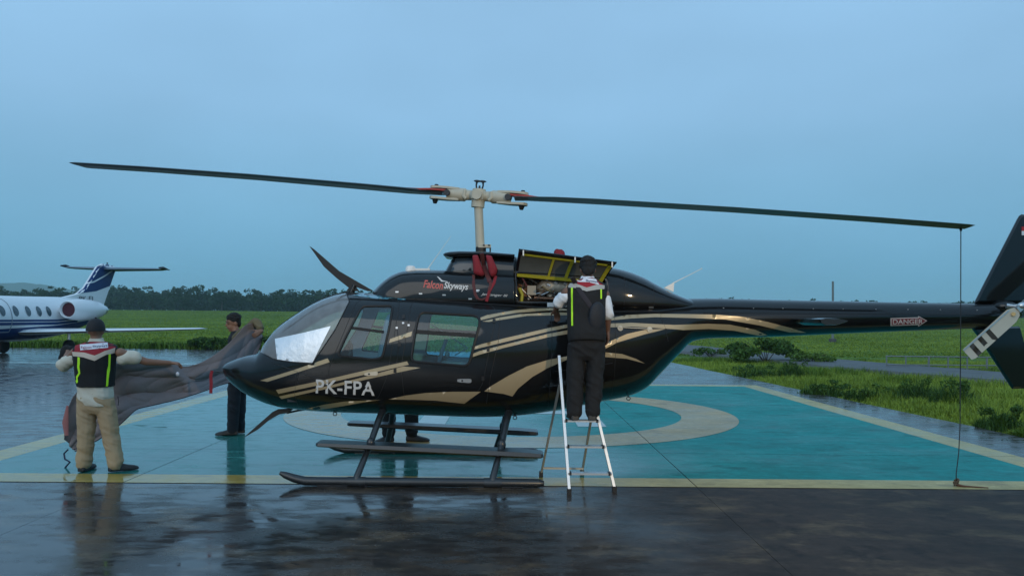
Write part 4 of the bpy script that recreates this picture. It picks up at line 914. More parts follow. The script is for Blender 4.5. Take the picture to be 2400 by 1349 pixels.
def blade(s, tip, name, pitch):
    root = Hc + ax * s * .42; d = (tip - root); Lb = d.length; d = d.normalized(); rr = []
    prof = [(.25, 0), (.20, .32), (.05, .5), (-.25, .36), (-.75, .03), (-.75, -.03), (-.25, -.22), (.05, -.30), (.20, -.22)]
    for t, ch, th in ((0, .14, .085), (.03, .20, .06), (.10, .30, .044), (.2, .33, .040), (.5, .33, .038), (.8, .33, .037), (.985, .33, .035), (1.0, .30, .02)):
        sag = -.10 * (t * t - t) * (1 if s < 0 else .8); c = root + d * Lb * t + upv * (sag - .0)
        tw = R(pitch * (1 - .55 * t)); cv = (lead * s) * math.cos(tw) + upv * math.sin(tw); uv = -(lead * s) * math.sin(tw) + upv * math.cos(tw)
        rr.append([c + cv * x * ch + uv * y_ * th for x, y_ in prof])
    mb = MB(); mb.rings(rr); b = mb.build(name, M_blade, HELI, True, 30); 
    mb = MB(); rr = []
    for t, w_, o_ in ((-.012, .06, .036), (.03, .075, .03), (.06, .05, .02), (.10, .018, .018)):
        c = root + d * Lb * t + upv * (o_ + .06 * t); rr.append([c + lead * w_ + upv * .007, c - lead * w_ + upv * .007, c - lead * w_ - upv * .012, c + lead * w_ - upv * .012])
    mb.rings(rr); mb.build('root_doubler', M_redp, b)
    return b
blade(-1, TL, 'rotor_blade', 4); blade(1, TR, 'rotor_blade', -2)

# ------------------------------------------------------------------ tail
def slab(poly, Yc, th, name, m, parent, bev=.0):
    mb = MB(); c = [P(u, v, Yc) for u, v in poly]; cen_ = sum(c, Vector()) / len(c); n = len(c); A = []
    ins = [cen_ + (p - cen_) * .93 for p in c]
    for off, pl in ((-th / 2, ins), (0, c), (th / 2, ins)): A.append([p + Vector((0, off, 0)) for p in pl])
    mb.rings(A); return mb.build(name, m, parent, True, 35)
FIN = slab([(2282, 712), (2330, 618), (2388, 506), (2394, 502), (2420, 506), (2446, 560), (2420, 640), (2398, 712)], HY + .02, .075, 'upper_fin', M_black, HELI)
slab([(2277, 768), (2294, 790), (2372, 911), (2440, 908), (2398, 800), (2388, 764)], HY + .02, .075, 'lower_fin', M_black, HELI)
FL = bvh_of(FIN); decal(FL, [(2394, 531), (2420, 531), (2420, 541), (2394, 541)], 'flag_red', mat('flag_red', (.5, .02, .02), .5), FIN, .004, 8); decal(FL, [(2394, 541.2), (2420, 541.2), (2420, 551), (2394, 551)], 'flag_white', M_whitep, FIN, .004, 8)
mb = MB(); mb.ell(P(2352, 718, HY - .03), (.14, 0, 0), (0, .12, 0), (0, 0, .075)); mb.build('gearbox_fairing', M_black, HELI)
TH = P(2396, 716, HY - .36); mb = MB(); mb.cyl(P(2380, 722, HY), TH + Vector((0, -.02, 0)), .028, 12); mb.tube([P(2358, 716, HY - .16), P(2376, 718, HY - .18), P(2396, 716, HY - .2)], [.03, .025, .03], 10); mb.build('tail_rotor_shaft', M_alu, HELI)
def tblade(u0, v0, u1, v1, wpx, name):
    a, b = Vector((u0, v0)), Vector((u1, v1)); d = (b - a).normalized(); p = Vector((-d.y, d.x)); L_ = (b - a).length; Yb = TH.y
    o = [(0, .12), (.04, .36), (.14, .5), (.94, .5), (1.0, .38), (1.0, -.5), (.12, -.5), (.02, -.28)]
    mb = MB(); rr = []
    pts = [a + d * L_ * t + p * wpx * k for t, k in o]; f = [P(q.x, q.y, Yb - .008) for q in pts]; bk = [P(q.x, q.y, Yb + .012) for q in pts]
    mb.rings([f, bk]); ob = mb.build(name, M_cream2, HELI, False); bv = bvh_of(ob)
    M_br = mat('dark_band_paint', (.045, .030, .018), .5)
    for t0 in (.50, .66, .82):
        q = [a + d * L_ * t + p * wpx * k for t, k in ((t0, .5), (t0 + .075, .5), (t0 + .075, -.36), (t0, -.36))]; decal(bv, [tuple(x) for x in q], 'tip_band', M_br, ob, .002, 8)
    mb = MB(); mb.beam(P(*(a + d * L_ * .1 - p * wpx * .38), Yb - .012), P(*(b - p * wpx * .42), Yb - .012), .012, .012); mb.build('leading_strip', M_alu, ob)
    q = a + d * L_ * .09; mb = MB(); mb.cyl(P(q.x, q.y, Yb - .03), P(q.x, q.y, Yb + .03), .022, 12); mb.build('root_bolt', M_brass, ob)
tblade(2386, 726, 2268, 832, -36, 'tail_rotor_blade'); tblade(2406, 706, 2524, 600, -36, 'tail_rotor_blade')
mb = MB(); mb.ell(TH + Vector((0, -.01, 0)), (.06, 0, .0), (0, .035, 0), (0, 0, .04)); mb.beam(P(2384, 726, TH.y), P(2410, 704, TH.y), .05, .06); mb.build('tail_rotor_hub', M_alu, HELI)
# horizontal stabiliser through the boom
sx_, sz_ = P(1950, 752, HY - .95).x, P(1950, 752, HY - .95).z; mb = MB(); rr = []
for y in (-1.0, -.98, 0, .98, 1.0):
    k = .9 if abs(y) > .99 else 1; rr.append([Vector((sx_ + x * .30 * k, HY + y, sz_ + z_ * k)) for x, z_ in ((-.5, .018), (-.3, .030), (.1, .028), (.5, .006), (.5, -.004), (.1, -.040), (-.3, -.046), (-.46, -.02))])
mb.rings(rr); mb.build('horizontal_stabiliser', M_black, HELI)

# ------------------------------------------------------------------ skid gear
def skid(Y, sgn):
    mb = MB(); p = [P(656, 1107, 8.09), P(668, 1112, 8.09), P(690, 1120, 8.09), P(715, 1126, 8.09), P(745, 1128, 8.09), P(900, 1129, 8.09), P(1262, 1132, 8.09), P(1275, 1133, 8.09)]
    r_ = [.018, .034, .042, .045, .045, .045, .045, .024]; p = [Vector((q.x, Y, max(q.z, .047))) for q in p]
    mb.tube(p, r_, 14); s_ = mb.build('skid_tube', M_skid, HELI)
    for xa_, xb2 in ((p[4].x, p[4].x + .5), (p[6].x - .7, p[6].x - .15)): mb = MB(); mb.beam((xa_, Y, .012), (xb2, Y, .012), .06, .018); mb.build('skid_shoe', M_dark, s_, False)
    for u0, u1, v1 in ((836, 897, 962), (1155, 1192, 966)):
        a = Vector((P(u0, 1118, 8.09).x, Y, .09)); t_ = P(u1, v1, HY - .42); t_ = Vector((t_.x, HY + sgn * .42, t_.z)); m_ = a.lerp(t_, .55) + Vector((0, sgn * .05, -.03))
        mb = MB(); mb.tube([a - Vector((0, 0, .03)), a, a.lerp(m_, .5), m_, m_.lerp(t_, .6) + Vector((0, 0, .015)), t_, t_ + Vector((0, -sgn * .2, .04))], [.045, .036, .033, .033, .036, .040, .040], 12); c_ = mb.build('cross_tube', M_skid, HELI)
        mb = MB(); mb.tube([a + Vector((-.09, 0, -.045)), a + Vector((.09, 0, -.045))], .052, 12); mb.build('saddle', M_skid, c_)
        mb = MB(); mb.ell(m_, (.045, 0, 0), (0, .04, 0), (0, 0, .06)); mb.build('clamp', M_skid, c_)
    # long boarding step
    mb = MB(); a, b = P(748, 1036, 8.32), P(1272, 1062, 8.32); a, b = [Vector((q.x, HY + sgn * .78, q.z)) for q in (a, b)]
    rr = []
    for t, k, th in ((0, .8, .018), (.01, 1, .022), (.3, 1, .030), (.9, 1, .034), (.99, 1, .026), (1, .8, .018)):
        c = a.lerp(b, t); rr.append([c + Vector((0, y * .12 * k, z_ * th)) for y, z_ in ((-1, -.4), (-.9, .8), (.9, 1), (1, -.3), (.8, -1), (-.8, -1))])
    mb.rings(rr); mb.build('boarding_step', M_skid, HELI)
skid(8.09, -1); skid(10.01, 1)

# ------------------------------------------------------------------ wire cutters, probes, aerials
def knife(pts, th, name, m=M_rubber, Yc=HY):
    mb = MB(); f = [P(u, v, Yc) + Vector((0, -th / 2, 0)) for u, v in pts]; mb.prism(f, (0, th, 0)); return mb.build(name, m, HELI, False)
knife([(726, 577), (735, 583), (795, 635), (838, 660), (876, 682), (862, 682), (834, 672), (842, 682), (812, 682), (818, 674), (790, 652), (760, 625)], .035, 'upper_wire_cutter')
mb = MB(); mb.cyl(P(822, 690, HY), P(832, 668, HY), .03); mb.build('cutter_base', M_black, HELI)
knife([(571, 1025), (600, 999), (640, 964), (652, 958), (690, 956), (676, 966), (655, 970), (630, 984), (604, 1006)], .035, 'lower_wire_cutter')
mb = MB(); mb.tube([P(672, 967, HY), P(700, 961, HY), P(730, 957, HY)], .012, 6); mb.build('cutter_brace', M_black, HELI)
mb = MB(); mb.tube([P(530, 872, HY), P(515, 871, HY), P(504, 869.5, HY)], [.013, .009, .006], 8); mb.build('pitot_tube', M_dark, HELI)
mb = MB(); gp = P(962, 632, HY - .1); mb.rings([[gp + Vector((a * k, b * k * .9, h)) for a, b in ((.06, 0), (.042, .042), (0, .06), (-.042, .042), (-.06, 0), (-.042, -.042), (0, -.06), (.042, -.042))] for h, k in ((-.03, 1.0), (.02, .92), (.04, .75), (.048, .4))]); mb.build('satellite_antenna', M_whitep, HELI)
mb = MB(); mb.beam(P(970, 631, HY - .1), P(1008, 631, HY - .1), .06, .02); mb.build('antenna_plate', M_whitep, HELI)
mb = MB(); mb.tube([P(1001, 632, HY), P(1028, 594, HY), P(1057, 553, HY)], [.006, .003, .0018], 6); mb.build('whip_antenna', M_whitep, HELI)
mb = MB(); a = [P(u, v, HY) for u, v in ((1556, 674), (1580, 661), (1578, 684))]; mb.prism([q + Vector((0, -.012, 0)) for q in a], (0, .024, 0)); mb.build('antenna_fin', M_whitep, HELI, False)
mb = MB(); mb.tube([P(1576, 664, HY), P(1610, 647, HY), P(1643, 630, HY)], [.008, .0045, .004], 6); mb.ball(P(1644, 629.5, HY), .009); mb.build('whip_antenna', M_whitep, HELI)

# ------------------------------------------------------------------ covers, streamer, tie-down
ic = thing('intake_plug', P(1136, 700, HY - .42), 'red padded intake cover with straps hanging on the dark cowl', 'cover')
bvi = bvh_of(C1, C2)
def pad(poly, name):
    c = [hit(bvi, u, v) for u, v in poly]; n = Vector((0, -1, .15)).normalized(); q = [x[0] if x[0] else P(u, v, HY - .32) for x, (u, v) in zip(c, poly)]; yy = min(p.y for p in q); q = [P(u, v, yy - .012) for u, v in poly]; ce = sum(q, Vector()) / len(q)
    mb = MB(); mb.rings([[p + Vector((0, .03, 0)) for p in q], [p + Vector((0, -.012, 0)) for p in q], [ce + (p - ce) * .86 + Vector((0, -.04, 0)) for p in q], [ce + (p - ce) * .5 + Vector((0, -.05, 0)) for p in q]]); mb.build(name, M_red, ic, True, 60)
pad(rounded([(1107, 598), (1120, 597), (1136, 644), (1128, 648), (1110, 642)], 4), 'pad'); pad(rounded([(1138, 597), (1152, 599), (1166, 630), (1163, 644), (1152, 650), (1146, 640)], 4), 'pad')
def strap(pts, w_, name='strap', m=M_strap):
    mb = MB(); q = [hit(bvi, u, v)[0] for u, v in pts]; q = [(x if x else P(u, v, HY - .40)) + Vector((0, -.012, 0)) for x, (u, v) in zip(q, pts)]; mb.tube(q, w_, 6, True, .25, (0, -1, 0)); mb.build(name, m, ic)
strap([(1129, 594), (1134, 620), (1142, 645), (1148, 660)], .024); strap([(1110, 644), (1110, 668), (1114, 690), (1120, 700)], .016); strap([(1162, 646), (1158, 662), (1147, 682), (1140, 706)], .016, 'strap', M_red); strap([(1148, 655), (1150, 668), (1146, 680)], .016); strap([(1120, 700), (1130, 702), (1140, 697)], .008)
mb = MB(); a = P(494, 868, HY); mb.tube([P(497, 868, HY), P(494, 880, HY), P(495, 900, HY), P(494, 921, HY)], [.016, .018, .018, .018], 6, True, .15, (0, -1, 0)); st = mb.build('pitot_streamer', M_red); tag(st, 'narrow red warning streamer hanging from the nose probe', 'streamer')
rope = thing('tie_down_rope', G(2242, 1140), 'thin dark rope from the rotor blade tip to a knotted weight on the ground', 'rope')
rt = P(2252, 541, 8.22); gb = G(2241, 1139); mb = MB(); mb.tube([rt, P(2251.5, 800, 8.23), P(2250, 1000, 8.25), P(2247, 1060, 8.25), P(2241, 1110, 8.22), gb + Vector((0, 0, .04))], .0048, 6); mb.build('line', mat('dark_rope', (.03, .03, .032), .8), rope)
mb = MB()
for k in range(7): mb.tube([gb + Vector((.03 * math.cos(a + k), .03 * math.sin(a * 1.3 + k), .02 + .008 * k + .01 * math.sin(2 * a))) for a in np.linspace(0, 6.28, 10)], .006, 5)
mb.build('knot', mat('dirty_rope', (.16, .10, .06), .9, bump=.5), rope)
mb = MB(); mb.tube([gb + Vector((0, 0, .02)), gb + Vector((.05, -.05, .012)), gb + Vector((.12, -.06, .012)), gb + Vector((.27, -.11, .012))], [.014, .012, .008, .005], 6); mb.build('loose_end', mat('rust_strap', (.13, .055, .03), .9), rope)
mb = MB(); mb.tube([rt, rt + Vector((.0, 0, .02)), rt + Vector((0.02, .05, .03))], .012, 6); mb.build('blade_hook', M_dark, rope)

# ================================================================== PARKED JET
M_jw = mat('jet_white', (.74, .75, .76), .3, 0, .5, .5, .08, var=.03, vscale=2); M_navy = mat('jet_navy', (.005, .035, .14), .45, 0, .25, .1, .1, var=.1)
M_jwin = mat('jet_window', (.05, .09, .11), .12, 0, .5); M_jred = mat('engine_cover_red', (.055, .010, .022), .8); M_tyre = mat('tyre_rubber', (.012, .012, .012), .8)
JO = Vector((-20.1, 34.0, 0)); JA = R(86); jf = Vector((-math.cos(JA), -math.sin(JA), 0)); jl = Vector((math.sin(JA), -math.cos(JA), 0))
def J(a, b, c): return JO + jf * a + jl * b + Vector((0, 0, c))
JET = thing('business_jet', J(0, 0, 0), 'white and navy twin-engine jet with high T-tail parked on the wet apron', 'jet')
fz = pchip([-5.0, -4.4, -3.0, -1.0, 1, 5, 7.2, 8.3, 9.0], [1.90, 1.86, 1.74, 1.56, 1.47, 1.45, 1.40, 1.28, 1.20]); fr_ = pchip([-5.0, -4.4, -3.0, -1.0, 1, 5, 7.2, 8.3, 9.0], [.10, .32, .62, .84, .90, .90, .80, .50, .06])
rr = []; AA = list(np.linspace(-5.0, 9.0, 60))
for a in AA: rr.append([J(a, fr_(a) * .97 * math.cos(t), fz(a) + fr_(a) * 1.02 * math.sin(t)) for t in np.linspace(0, 2 * math.pi, 32, endpoint=False)])
mb = MB(); mb.rings(rr); JF = mb.build('fuselage', M_jw, JET)
def jband(zlo, zhi, name, m, a0=-4.5, a1=8.6, off=.006):      # paint band between two heights, both sides
    for sd_ in (1, -1):
        mb = MB(); R2 = []
        for a in np.linspace(a0, a1, 40):
            r_ = fr_(a) * 1.0; zc = fz(a); row = []
            for k in range(7):
                z = zlo(a) + (zhi(a) - zlo(a)) * k / 6; s_ = min(max((z - zc) / (r_ * 1.02), -.999), .999); row.append(J(a, sd_ * (r_ * .97 * math.sqrt(1 - s_ * s_) + off), zc + s_ * r_ * 1.02))
            R2.append(row)
        mb.rings(R2, False, False); mb.build(name, m, JF, True, 180)
jband(lambda a: fz(a) - fr_(a) * .99, lambda a: 1.15 - .03 * (a - 1) + max(0, -a) * .05, 'belly_paint', M_navy)
jband(lambda a: 1.36 + max(0, -a) * .06, lambda a: 1.44 + max(0, -a) * .05, 'navy_line', M_navy, -1.6)
jband(lambda a: 1.22 + max(0, -a) * .06, lambda a: 1.33 + max(0, -a) * .05, 'navy_line', M_navy, -1.6)
for a in (.5, 1.12, 1.78, 2.5, 3.25, 4.0):
    for sd_ in (1, -1):
        mb = MB(); pts = []
        for t in np.linspace(0, 2 * math.pi, 16, endpoint=False):
            z = 1.78 + .21 * math.sin(t); s_ = (z - fz(a)) / (fr_(a) * 1.02); pts.append(J(a + .15 * math.cos(t), sd_ * (fr_(a) * .97 * math.sqrt(1 - s_ * s_) + .012), z))
        mb.add(pts, [tuple(range(16))]); mb.build('cabin_window', M_jwin, JF, False)
mb = MB(); pts = [(2.85, 2.24), (3.65, 2.24), (3.72, 2.1), (3.72, .95), (2.78, .95), (2.78, 2.1)]; q = []
for a, z in densify(pts, .1): s_ = min(max((z - fz(a)) / (fr_(a) * 1.02), -.99), .99); q.append(J(a, fr_(a) * .97 * math.sqrt(1 - s_ * s_) + .01, z))
mb.tube(q + q[:1], .012, 5); mb.build('door_outline', mat('panel_gap', (.3, .33, .36), .6), JF)
def lens(poly, off, th, name, m, parent):
    c = sum(poly, Vector()) / len(poly); n = Vector(off).normalized(); ins = [c + (p - c) * .9 for p in poly]; mb = MB(); mb.rings([[p - n * th / 2 for p in ins], poly, [p + n * th / 2 for p in ins]]); return mb.build(name, m, parent, True, 40)
FINJ = lens([J(-1.4, 0, 2.34), J(-2.6, 0, 2.55), J(-3.2, 0, 2.85), J(-4.35, 0, 4.02), J(-4.6, 0, 4.12), J(-5.7, 0, 4.06), J(-5.85, 0, 3.95), J(-4.7, 0, 1.95), J(-3, 0, 1.9), J(-1.5, 0, 2.1)], jl, .24, 'tail_fin', M_jw, JET)
bj = bvh_of(FINJ)
def px(p): p = Vector(p); a, b = p.x * FOC / p.y, (CAM_H - p.z) * FOC / p.y; return (1200 + a * math.cos(ROLL) - b * math.sin(ROLL), HOR + a * math.sin(ROLL) + b * math.cos(ROLL))
fo = [px(q) for q in (J(-1.4, 0, 2.34), J(-2.6, 0, 2.55), J(-3.2, 0, 2.85), J(-4.35, 0, 4.02), J(-4.6, 0, 4.12), J(-5.7, 0, 4.06), J(-5.85, 0, 3.95), J(-4.7, 0, 1.95), J(-3, 0, 1.9), J(-1.5, 0, 2.1))]
decal(bj, [(150, 690), (180, 670), (196, 667), (220, 662), (244, 649), (275, 628), (275, 655), (262, 668), (225, 682), (195, 686)], 'navy_paint', M_navy, FINJ, .012, 5, None, (), fo)
decal(bj, [(180, 666), (200, 600), (290, 600), (275, 624), (244, 645), (220, 658), (196, 664)], 'navy_paint', M_navy, FINJ, .012, 5, None, (), fo)
lettering(bj, 'PK-EJ', ((185, 694), (217, 694), (185, 708)), 'registration', mat('jet_letter', (.03, .04, .05), .5), FINJ, .02, .0)
STB = lens([J(-4.5, -.0, 3.84), J(-5.55, 2.5, 3.90), J(-6.1, 2.55, 3.90), J(-5.9, 0, 3.84), J(-6.1, -2.55, 3.98), J(-5.55, -2.5, 3.98)], (0, 0, 1), .10, 'tailplane', mat('tailplane_grey', (.10, .13, .17), .4), JET)
for s_, z in ((2.5, 3.90), (-2.5, 3.98)): mb = MB(); mb.tube([J(-5.3, s_, z + .06), J(-5.7, s_, z + .07), J(-6.4, s_, z)], [.03, .08, .01], 8); mb.build('tailplane_tip', M_dark, STB)
for sd_ in (1, -1):
    c0 = 1.86; mb = MB(); st = [(-.05, .29), (.06, .31), (.10, .345), (.02, .385), (-.5, .46), (-1.3, .47), (-2.0, .38), (-2.3, .29)]
    R2 = [[J(a, sd_ * 1.36 + r_ * math.cos(t), c0 + r_ * math.sin(t)) for t in np.linspace(0, 2 * math.pi, 28, endpoint=False)] for a, r_ in st]; mb.rings(R2, False); nac = mb.build('engine_nacelle', M_jw, JET)
    mb = MB(); mb.rings([[J(a, sd_ * 1.36 + r_ * math.cos(t), c0 + r_ * math.sin(t)) for t in np.linspace(0, 2 * math.pi, 28, endpoint=False)] for a, r_ in ((-.02, .30), (-.05, .15))]); mb.build('intake_cover', M_jred, nac)
    mb = MB(); mb.rings([[J(a, sd_ * 1.36 + r_ * math.cos(t), c0 + r_ * math.sin(t)) for t in np.linspace(0, 2 * math.pi, 20, endpoint=False)] for a, r_ in ((-2.25, .28), (-2.6, .20))]); mb.build('exhaust_cone', M_alu, nac)
    mb = MB(); mb.beam(J(-.9, sd_ * .6, 1.84), J(-.9, sd_ * 1.0, 1.86), 1.3, .16); mb.build('engine_pylon', M_jw, nac, False)
    mb = MB(); A_ = []
    for b, le, te, z, th in ((.55, 2.3, -.7, .92, .30), (.95, 2.1, -.6, .94, .26), (3.5, .55, -1.15, 1.0, .17), (6.45, -1.0, -1.85, 1.08, .09), (6.62, -1.3, -1.8, 1.09, .03)):
        ch = le - te; A_.append([J(le - ch * x, sd_ * b, z + th * h) for x, h in ((0, 0), (.08, .36), (.35, .55), (.7, .32), (1, .02), (.7, -.2), (.35, -.42), (.08, -.3))])
    mb.rings(A_); mb.build('wing', M_jw, JET, True, 50)
    mb = MB(); mb.cyl(J(.1, sd_ * 1.45, .85), J(.1, sd_ * 1.45, .3), .06); mb.build('main_gear_leg', M_alu, JET)
    mb = MB(); R2 = [[J(.1 + r_ * math.cos(t), sd_ * 1.45 + o_, .30 + r_ * math.sin(t)) for t in np.linspace(0, 6.283, 24, endpoint=False)] for o_, r_ in ((-.11, .18), (-.10, .27), (-.04, .30), (.04, .30), (.10, .27), (.11, .18))]; mb.rings(R2); mb.build('main_wheel', M_tyre, JET)
mb = MB(); mb.cyl(J(6.8, 0, 1.0), J(6.8, 0, .22), .05); mb.build('nose_gear_leg', M_alu, JET)
mb = MB(); R2 = [[J(6.8 + r_ * math.cos(t), o_, .22 + r_ * math.sin(t)) for t in np.linspace(0, 6.283, 20, endpoint=False)] for o_, r_ in ((-.07, .12), (-.06, .2), (.06, .2), (.07, .12))]; mb.rings(R2); mb.build('nose_wheel', M_tyre, JET)
mb = MB(); mb.prism([J(3.3, -.02, 2.34), J(3.0, -.02, 2.34), J(2.85, -.02, 2.75), J(3.05, -.02, 2.75)], jl * .04); mb.build('blade_antenna', M_jw, JET, False)
mb = MB(); mb.ball(J(-5.1, 0, 4.15), .04); mb.build('beacon', M_dark, JET)

# ================================================================== PEOPLE
M_skin = mat('skin', (.24, .12, .075), .55, var=.12, vscale=30); M_skin2 = mat('skin_dark', (.17, .085, .055), .55, var=.12, vscale=30)
M_hair = mat('black_hair', (.005, .0045, .0045), .75, var=.4, vscale=60, bump=.8, bscale=120); M_cap = mat('black_cap', (.012, .010, .012), .75, var=.2, vscale=40)
M_shirt = mat('beige_shirt', (.60, .55, .45), .85, var=.08, vscale=9, bump=.35, bscale=16); M_wshirt = mat('white_shirt', (.74, .76, .80), .85, var=.06, vscale=9, bump=.35, bscale=16)
M_khaki = mat('khaki_trousers', (.40, .28, .165), .9, var=.12, vscale=7, bump=.5, bscale=14); M_blackc = mat('black_cloth', (.009, .009, .010), .9, var=.3, vscale=10, bump=.4, bscale=16)
M_navyc = mat('dark_navy_cloth', (.010, .013, .020), .9, var=.3, vscale=10, bump=.4, bscale=16); M_vred = mat('vest_red', (.30, .012, .022), .8, var=.1, bump=.2, bscale=30)
M_tape = mat('reflective_tape', (.56, .44, .34), .5, var=.06); M_tape2 = mat('reflective_tape_grey', (.40, .38, .35), .5, var=.06)
M_neon = mat('neon_tape', (.52, .95, .02), .6, var=.05, emit=None); M_shoe = mat('shoe_leather', (.010, .010, .010), .5, var=.3)
M_olive = mat('olive_sleeve', (.13, .10, .05), .9, var=.2, bump=.4, bscale=18); M_patch = mat('name_patch', (.70, .68, .72), .6, var=.04); M_ink = mat('patch_ink', (.03, .03, .09), .6); M_ink2 = mat('patch_ink_red', (.35, .03, .05), .6)

def bake(mb, name, m, parent, vox, smooth=6, origin=None):
    wrinkle = {'shirt': .014, 'trousers': .017, 'vest': .006, 'sleeves': .014}.get(name, 0)
    o = mesh_obj(name, mb.v, mb.f, m, parent, True, 180, origin)
    bm = bmesh.new(); bm.from_mesh(o.data); bmesh.ops.recalc_face_normals(bm, faces=bm.faces); bm.to_mesh(o.data); bm.free()
    r_ = o.modifiers.new('r', 'REMESH'); r_.mode = 'VOXEL'; r_.voxel_size = vox; r_.use_smooth_shade = True
    s_ = o.modifiers.new('s', 'SMOOTH'); s_.factor = .5; s_.iterations = smooth
    dg = bpy.context.evaluated_depsgraph_get(); me = bpy.data.meshes.new_from_object(o.evaluated_get(dg)); old = o.data; o.modifiers.clear(); o.data = me; me.name = name; bpy.data.meshes.remove(old)
    me.polygons.foreach_set('use_smooth', [True] * len(me.polygons))
    if not me.materials: me.materials.append(m)
    if wrinkle:
        n = len(me.vertices); co = np.empty(n * 3, np.float32); me.vertices.foreach_get('co', co); co = co.reshape(-1, 3); nr = np.empty(n * 3, np.float32); me.vertex_normals.foreach_get('vector', nr); nr = nr.reshape(-1, 3)
        g = np.random.default_rng(len(name) * 7 + n).random((16, 16, 16))
        def vn(sx, sy, sz):
            q = np.stack([co[:, 0] * sx, co[:, 1] * sy, co[:, 2] * sz], 1) + 50; i = np.floor(q).astype(int); t = q - i; t = t * t * (3 - 2 * t); r = 0
            for dx in (0, 1):
                for dy in (0, 1):
                    for dz in (0, 1): r = r + g[(i[:, 0] + dx) % 16, (i[:, 1] + dy) % 16, (i[:, 2] + dz) % 16] * (t[:, 0] if dx else 1 - t[:, 0]) * (t[:, 1] if dy else 1 - t[:, 1]) * (t[:, 2] if dz else 1 - t[:, 2])
            return r
        sk_ = co.copy(); co[:, 2] += co[:, 0] * .55; w = (1 - np.abs(2 * vn(7, 7, 13) - 1)) * .9 + (1 - np.abs(2 * vn(13, 13, 24) - 1)) * .45 - .75; co = sk_
        me.vertices.foreach_set('co', (co + nr * (w * wrinkle)[:, None]).ravel()); me.update()
    return o
def ering(c, sv, fv, a, b, n=16, p=2.3):
    return [c + sv * a * math.copysign(abs(math.cos(t)) ** (2 / p), math.cos(t)) + fv * b * math.copysign(abs(math.sin(t)) ** (2 / p), math.sin(t)) for t in np.linspace(0, 2 * math.pi, n, endpoint=False)]
def limb(mb, pts, rs, n=12):
    """tapered limb through the joints, rounded by small balls at each joint"""
    P_, R_ = [], []
    for i in range(len(pts) - 1):
        for k in range(4): t = k / 4; P_.append(Vector(pts[i]).lerp(Vector(pts[i + 1]), t)); R_.append(rs[i] + (rs[i + 1] - rs[i]) * t)
    P_.append(Vector(pts[-1])); R_.append(rs[-1])
    for i in range(1, len(P_) - 1):
        if i % 4 == 0: P_[i] = P_[i] * .8 + (P_[i - 1] + P_[i + 1]) * .1
    mb.tube(P_, R_, n); mb.ball(pts[0], rs[0]); mb.ball(pts[-1], rs[-1])
def hand(mb, wrist, d, nrm, curl=.6, thumb=1, s=1.0):
    d = Vector(d).normalized(); nrm = Vector(nrm); nrm = (nrm - d * nrm.dot(d)).normalized(); sd_ = d.cross(nrm).normalized() * thumb
    w_ = Vector(wrist)
    mb.rings([[w_ + d * t * s + sd_ * a * s + nrm * b * s for a, b in ((hw, 0), (hw * .7, th), (-hw * .7, th), (-hw, 0), (-hw * .7, -th), (hw * .7, -th))] for t, hw, th in ((-.01, .026, .019), (.03, .034, .018), (.07, .042, .016), (.098, .040, .013))])
    for k, (o_, L_) in enumerate(((.031, .070), (.011, .080), (-.010, .075), (-.030, .058))):
        p = w_ + (d * .09 + sd_ * o_) * s; dr_ = d.copy(); pts = [p]
        for j in range(3):
            dr_ = (dr_ * math.cos(curl * (.6 + .25 * j)) - nrm * math.sin(curl * (.6 + .25 * j))).normalized(); p = p + dr_ * L_ * s * (.45, .32, .25)[j]; pts.append(p)
        mb.tube(pts, [.0095 * s, .009 * s, .0085 * s, .007 * s], 8); mb.ball(pts[-1], .007 * s, 8, 6); mb.ball(pts[0], .0095 * s, 8, 6)
    p = w_ + (d * .03 + sd_ * .028) * s; q = p + (d * .035 + sd_ * .028 - nrm * .012) * s; r_ = q + (d * .030 + sd_ * .006 - nrm * .016) * s; mb.tube([p, q, r_], [.014 * s, .011 * s, .008 * s], 8); mb.ball(r_, .008 * s, 8, 6)
def head(mb, c, f, up, s=1.0):
    """head centre c, facing f: skull, jaw, nose, brow, ears, lips"""
    f = Vector(f).normalized(); up = Vector(up); up = (up - f * up.dot(f)).normalized(); r_ = f.cross(up)
    mb.ell(c + up * .025 * s - f * .008 * s, r_ * .074 * s, f * .094 * s, up * .092 * s, 18, 12)
    mb.ell(c - up * .045 * s + f * .022 * s, r_ * .056 * s, f * .062 * s, up * .070 * s, 14, 9)
    mb.ell(c - up * .098 * s + f * .052 * s, r_ * .026 * s, f * .024 * s, up * .018 * s, 10, 6)                 # chin
    mb.tube([c + f * .082 * s + up * .012 * s, c + f * .100 * s - up * .020 * s, c + f * .104 * s - up * .034 * s], [.008 * s, .012 * s, .015 * s], 8)  # nose
    mb.ell(c + f * .078 * s + up * .026 * s, r_ * .045 * s, f * .012 * s, up * .009 * s, 12, 6)                  # brow
    mb.ell(c + f * .082 * s - up * .060 * s, r_ * .024 * s, f * .010 * s, up * .010 * s, 10, 6)                  # mouth
    for k in (-1, 1):
        mb.ell(c + r_ * k * .076 * s - f * .006 * s - up * .012 * s, r_ * .010 * s + f * .004, f * .017 * s, up * .031 * s, 10, 7)
        mb.ell(c + f * .074 * s + r_ * k * .030 * s + up * .008 * s, r_ * .014 * s, f * .008 * s, up * .008 * s, 8, 6)
    return f, up, r_
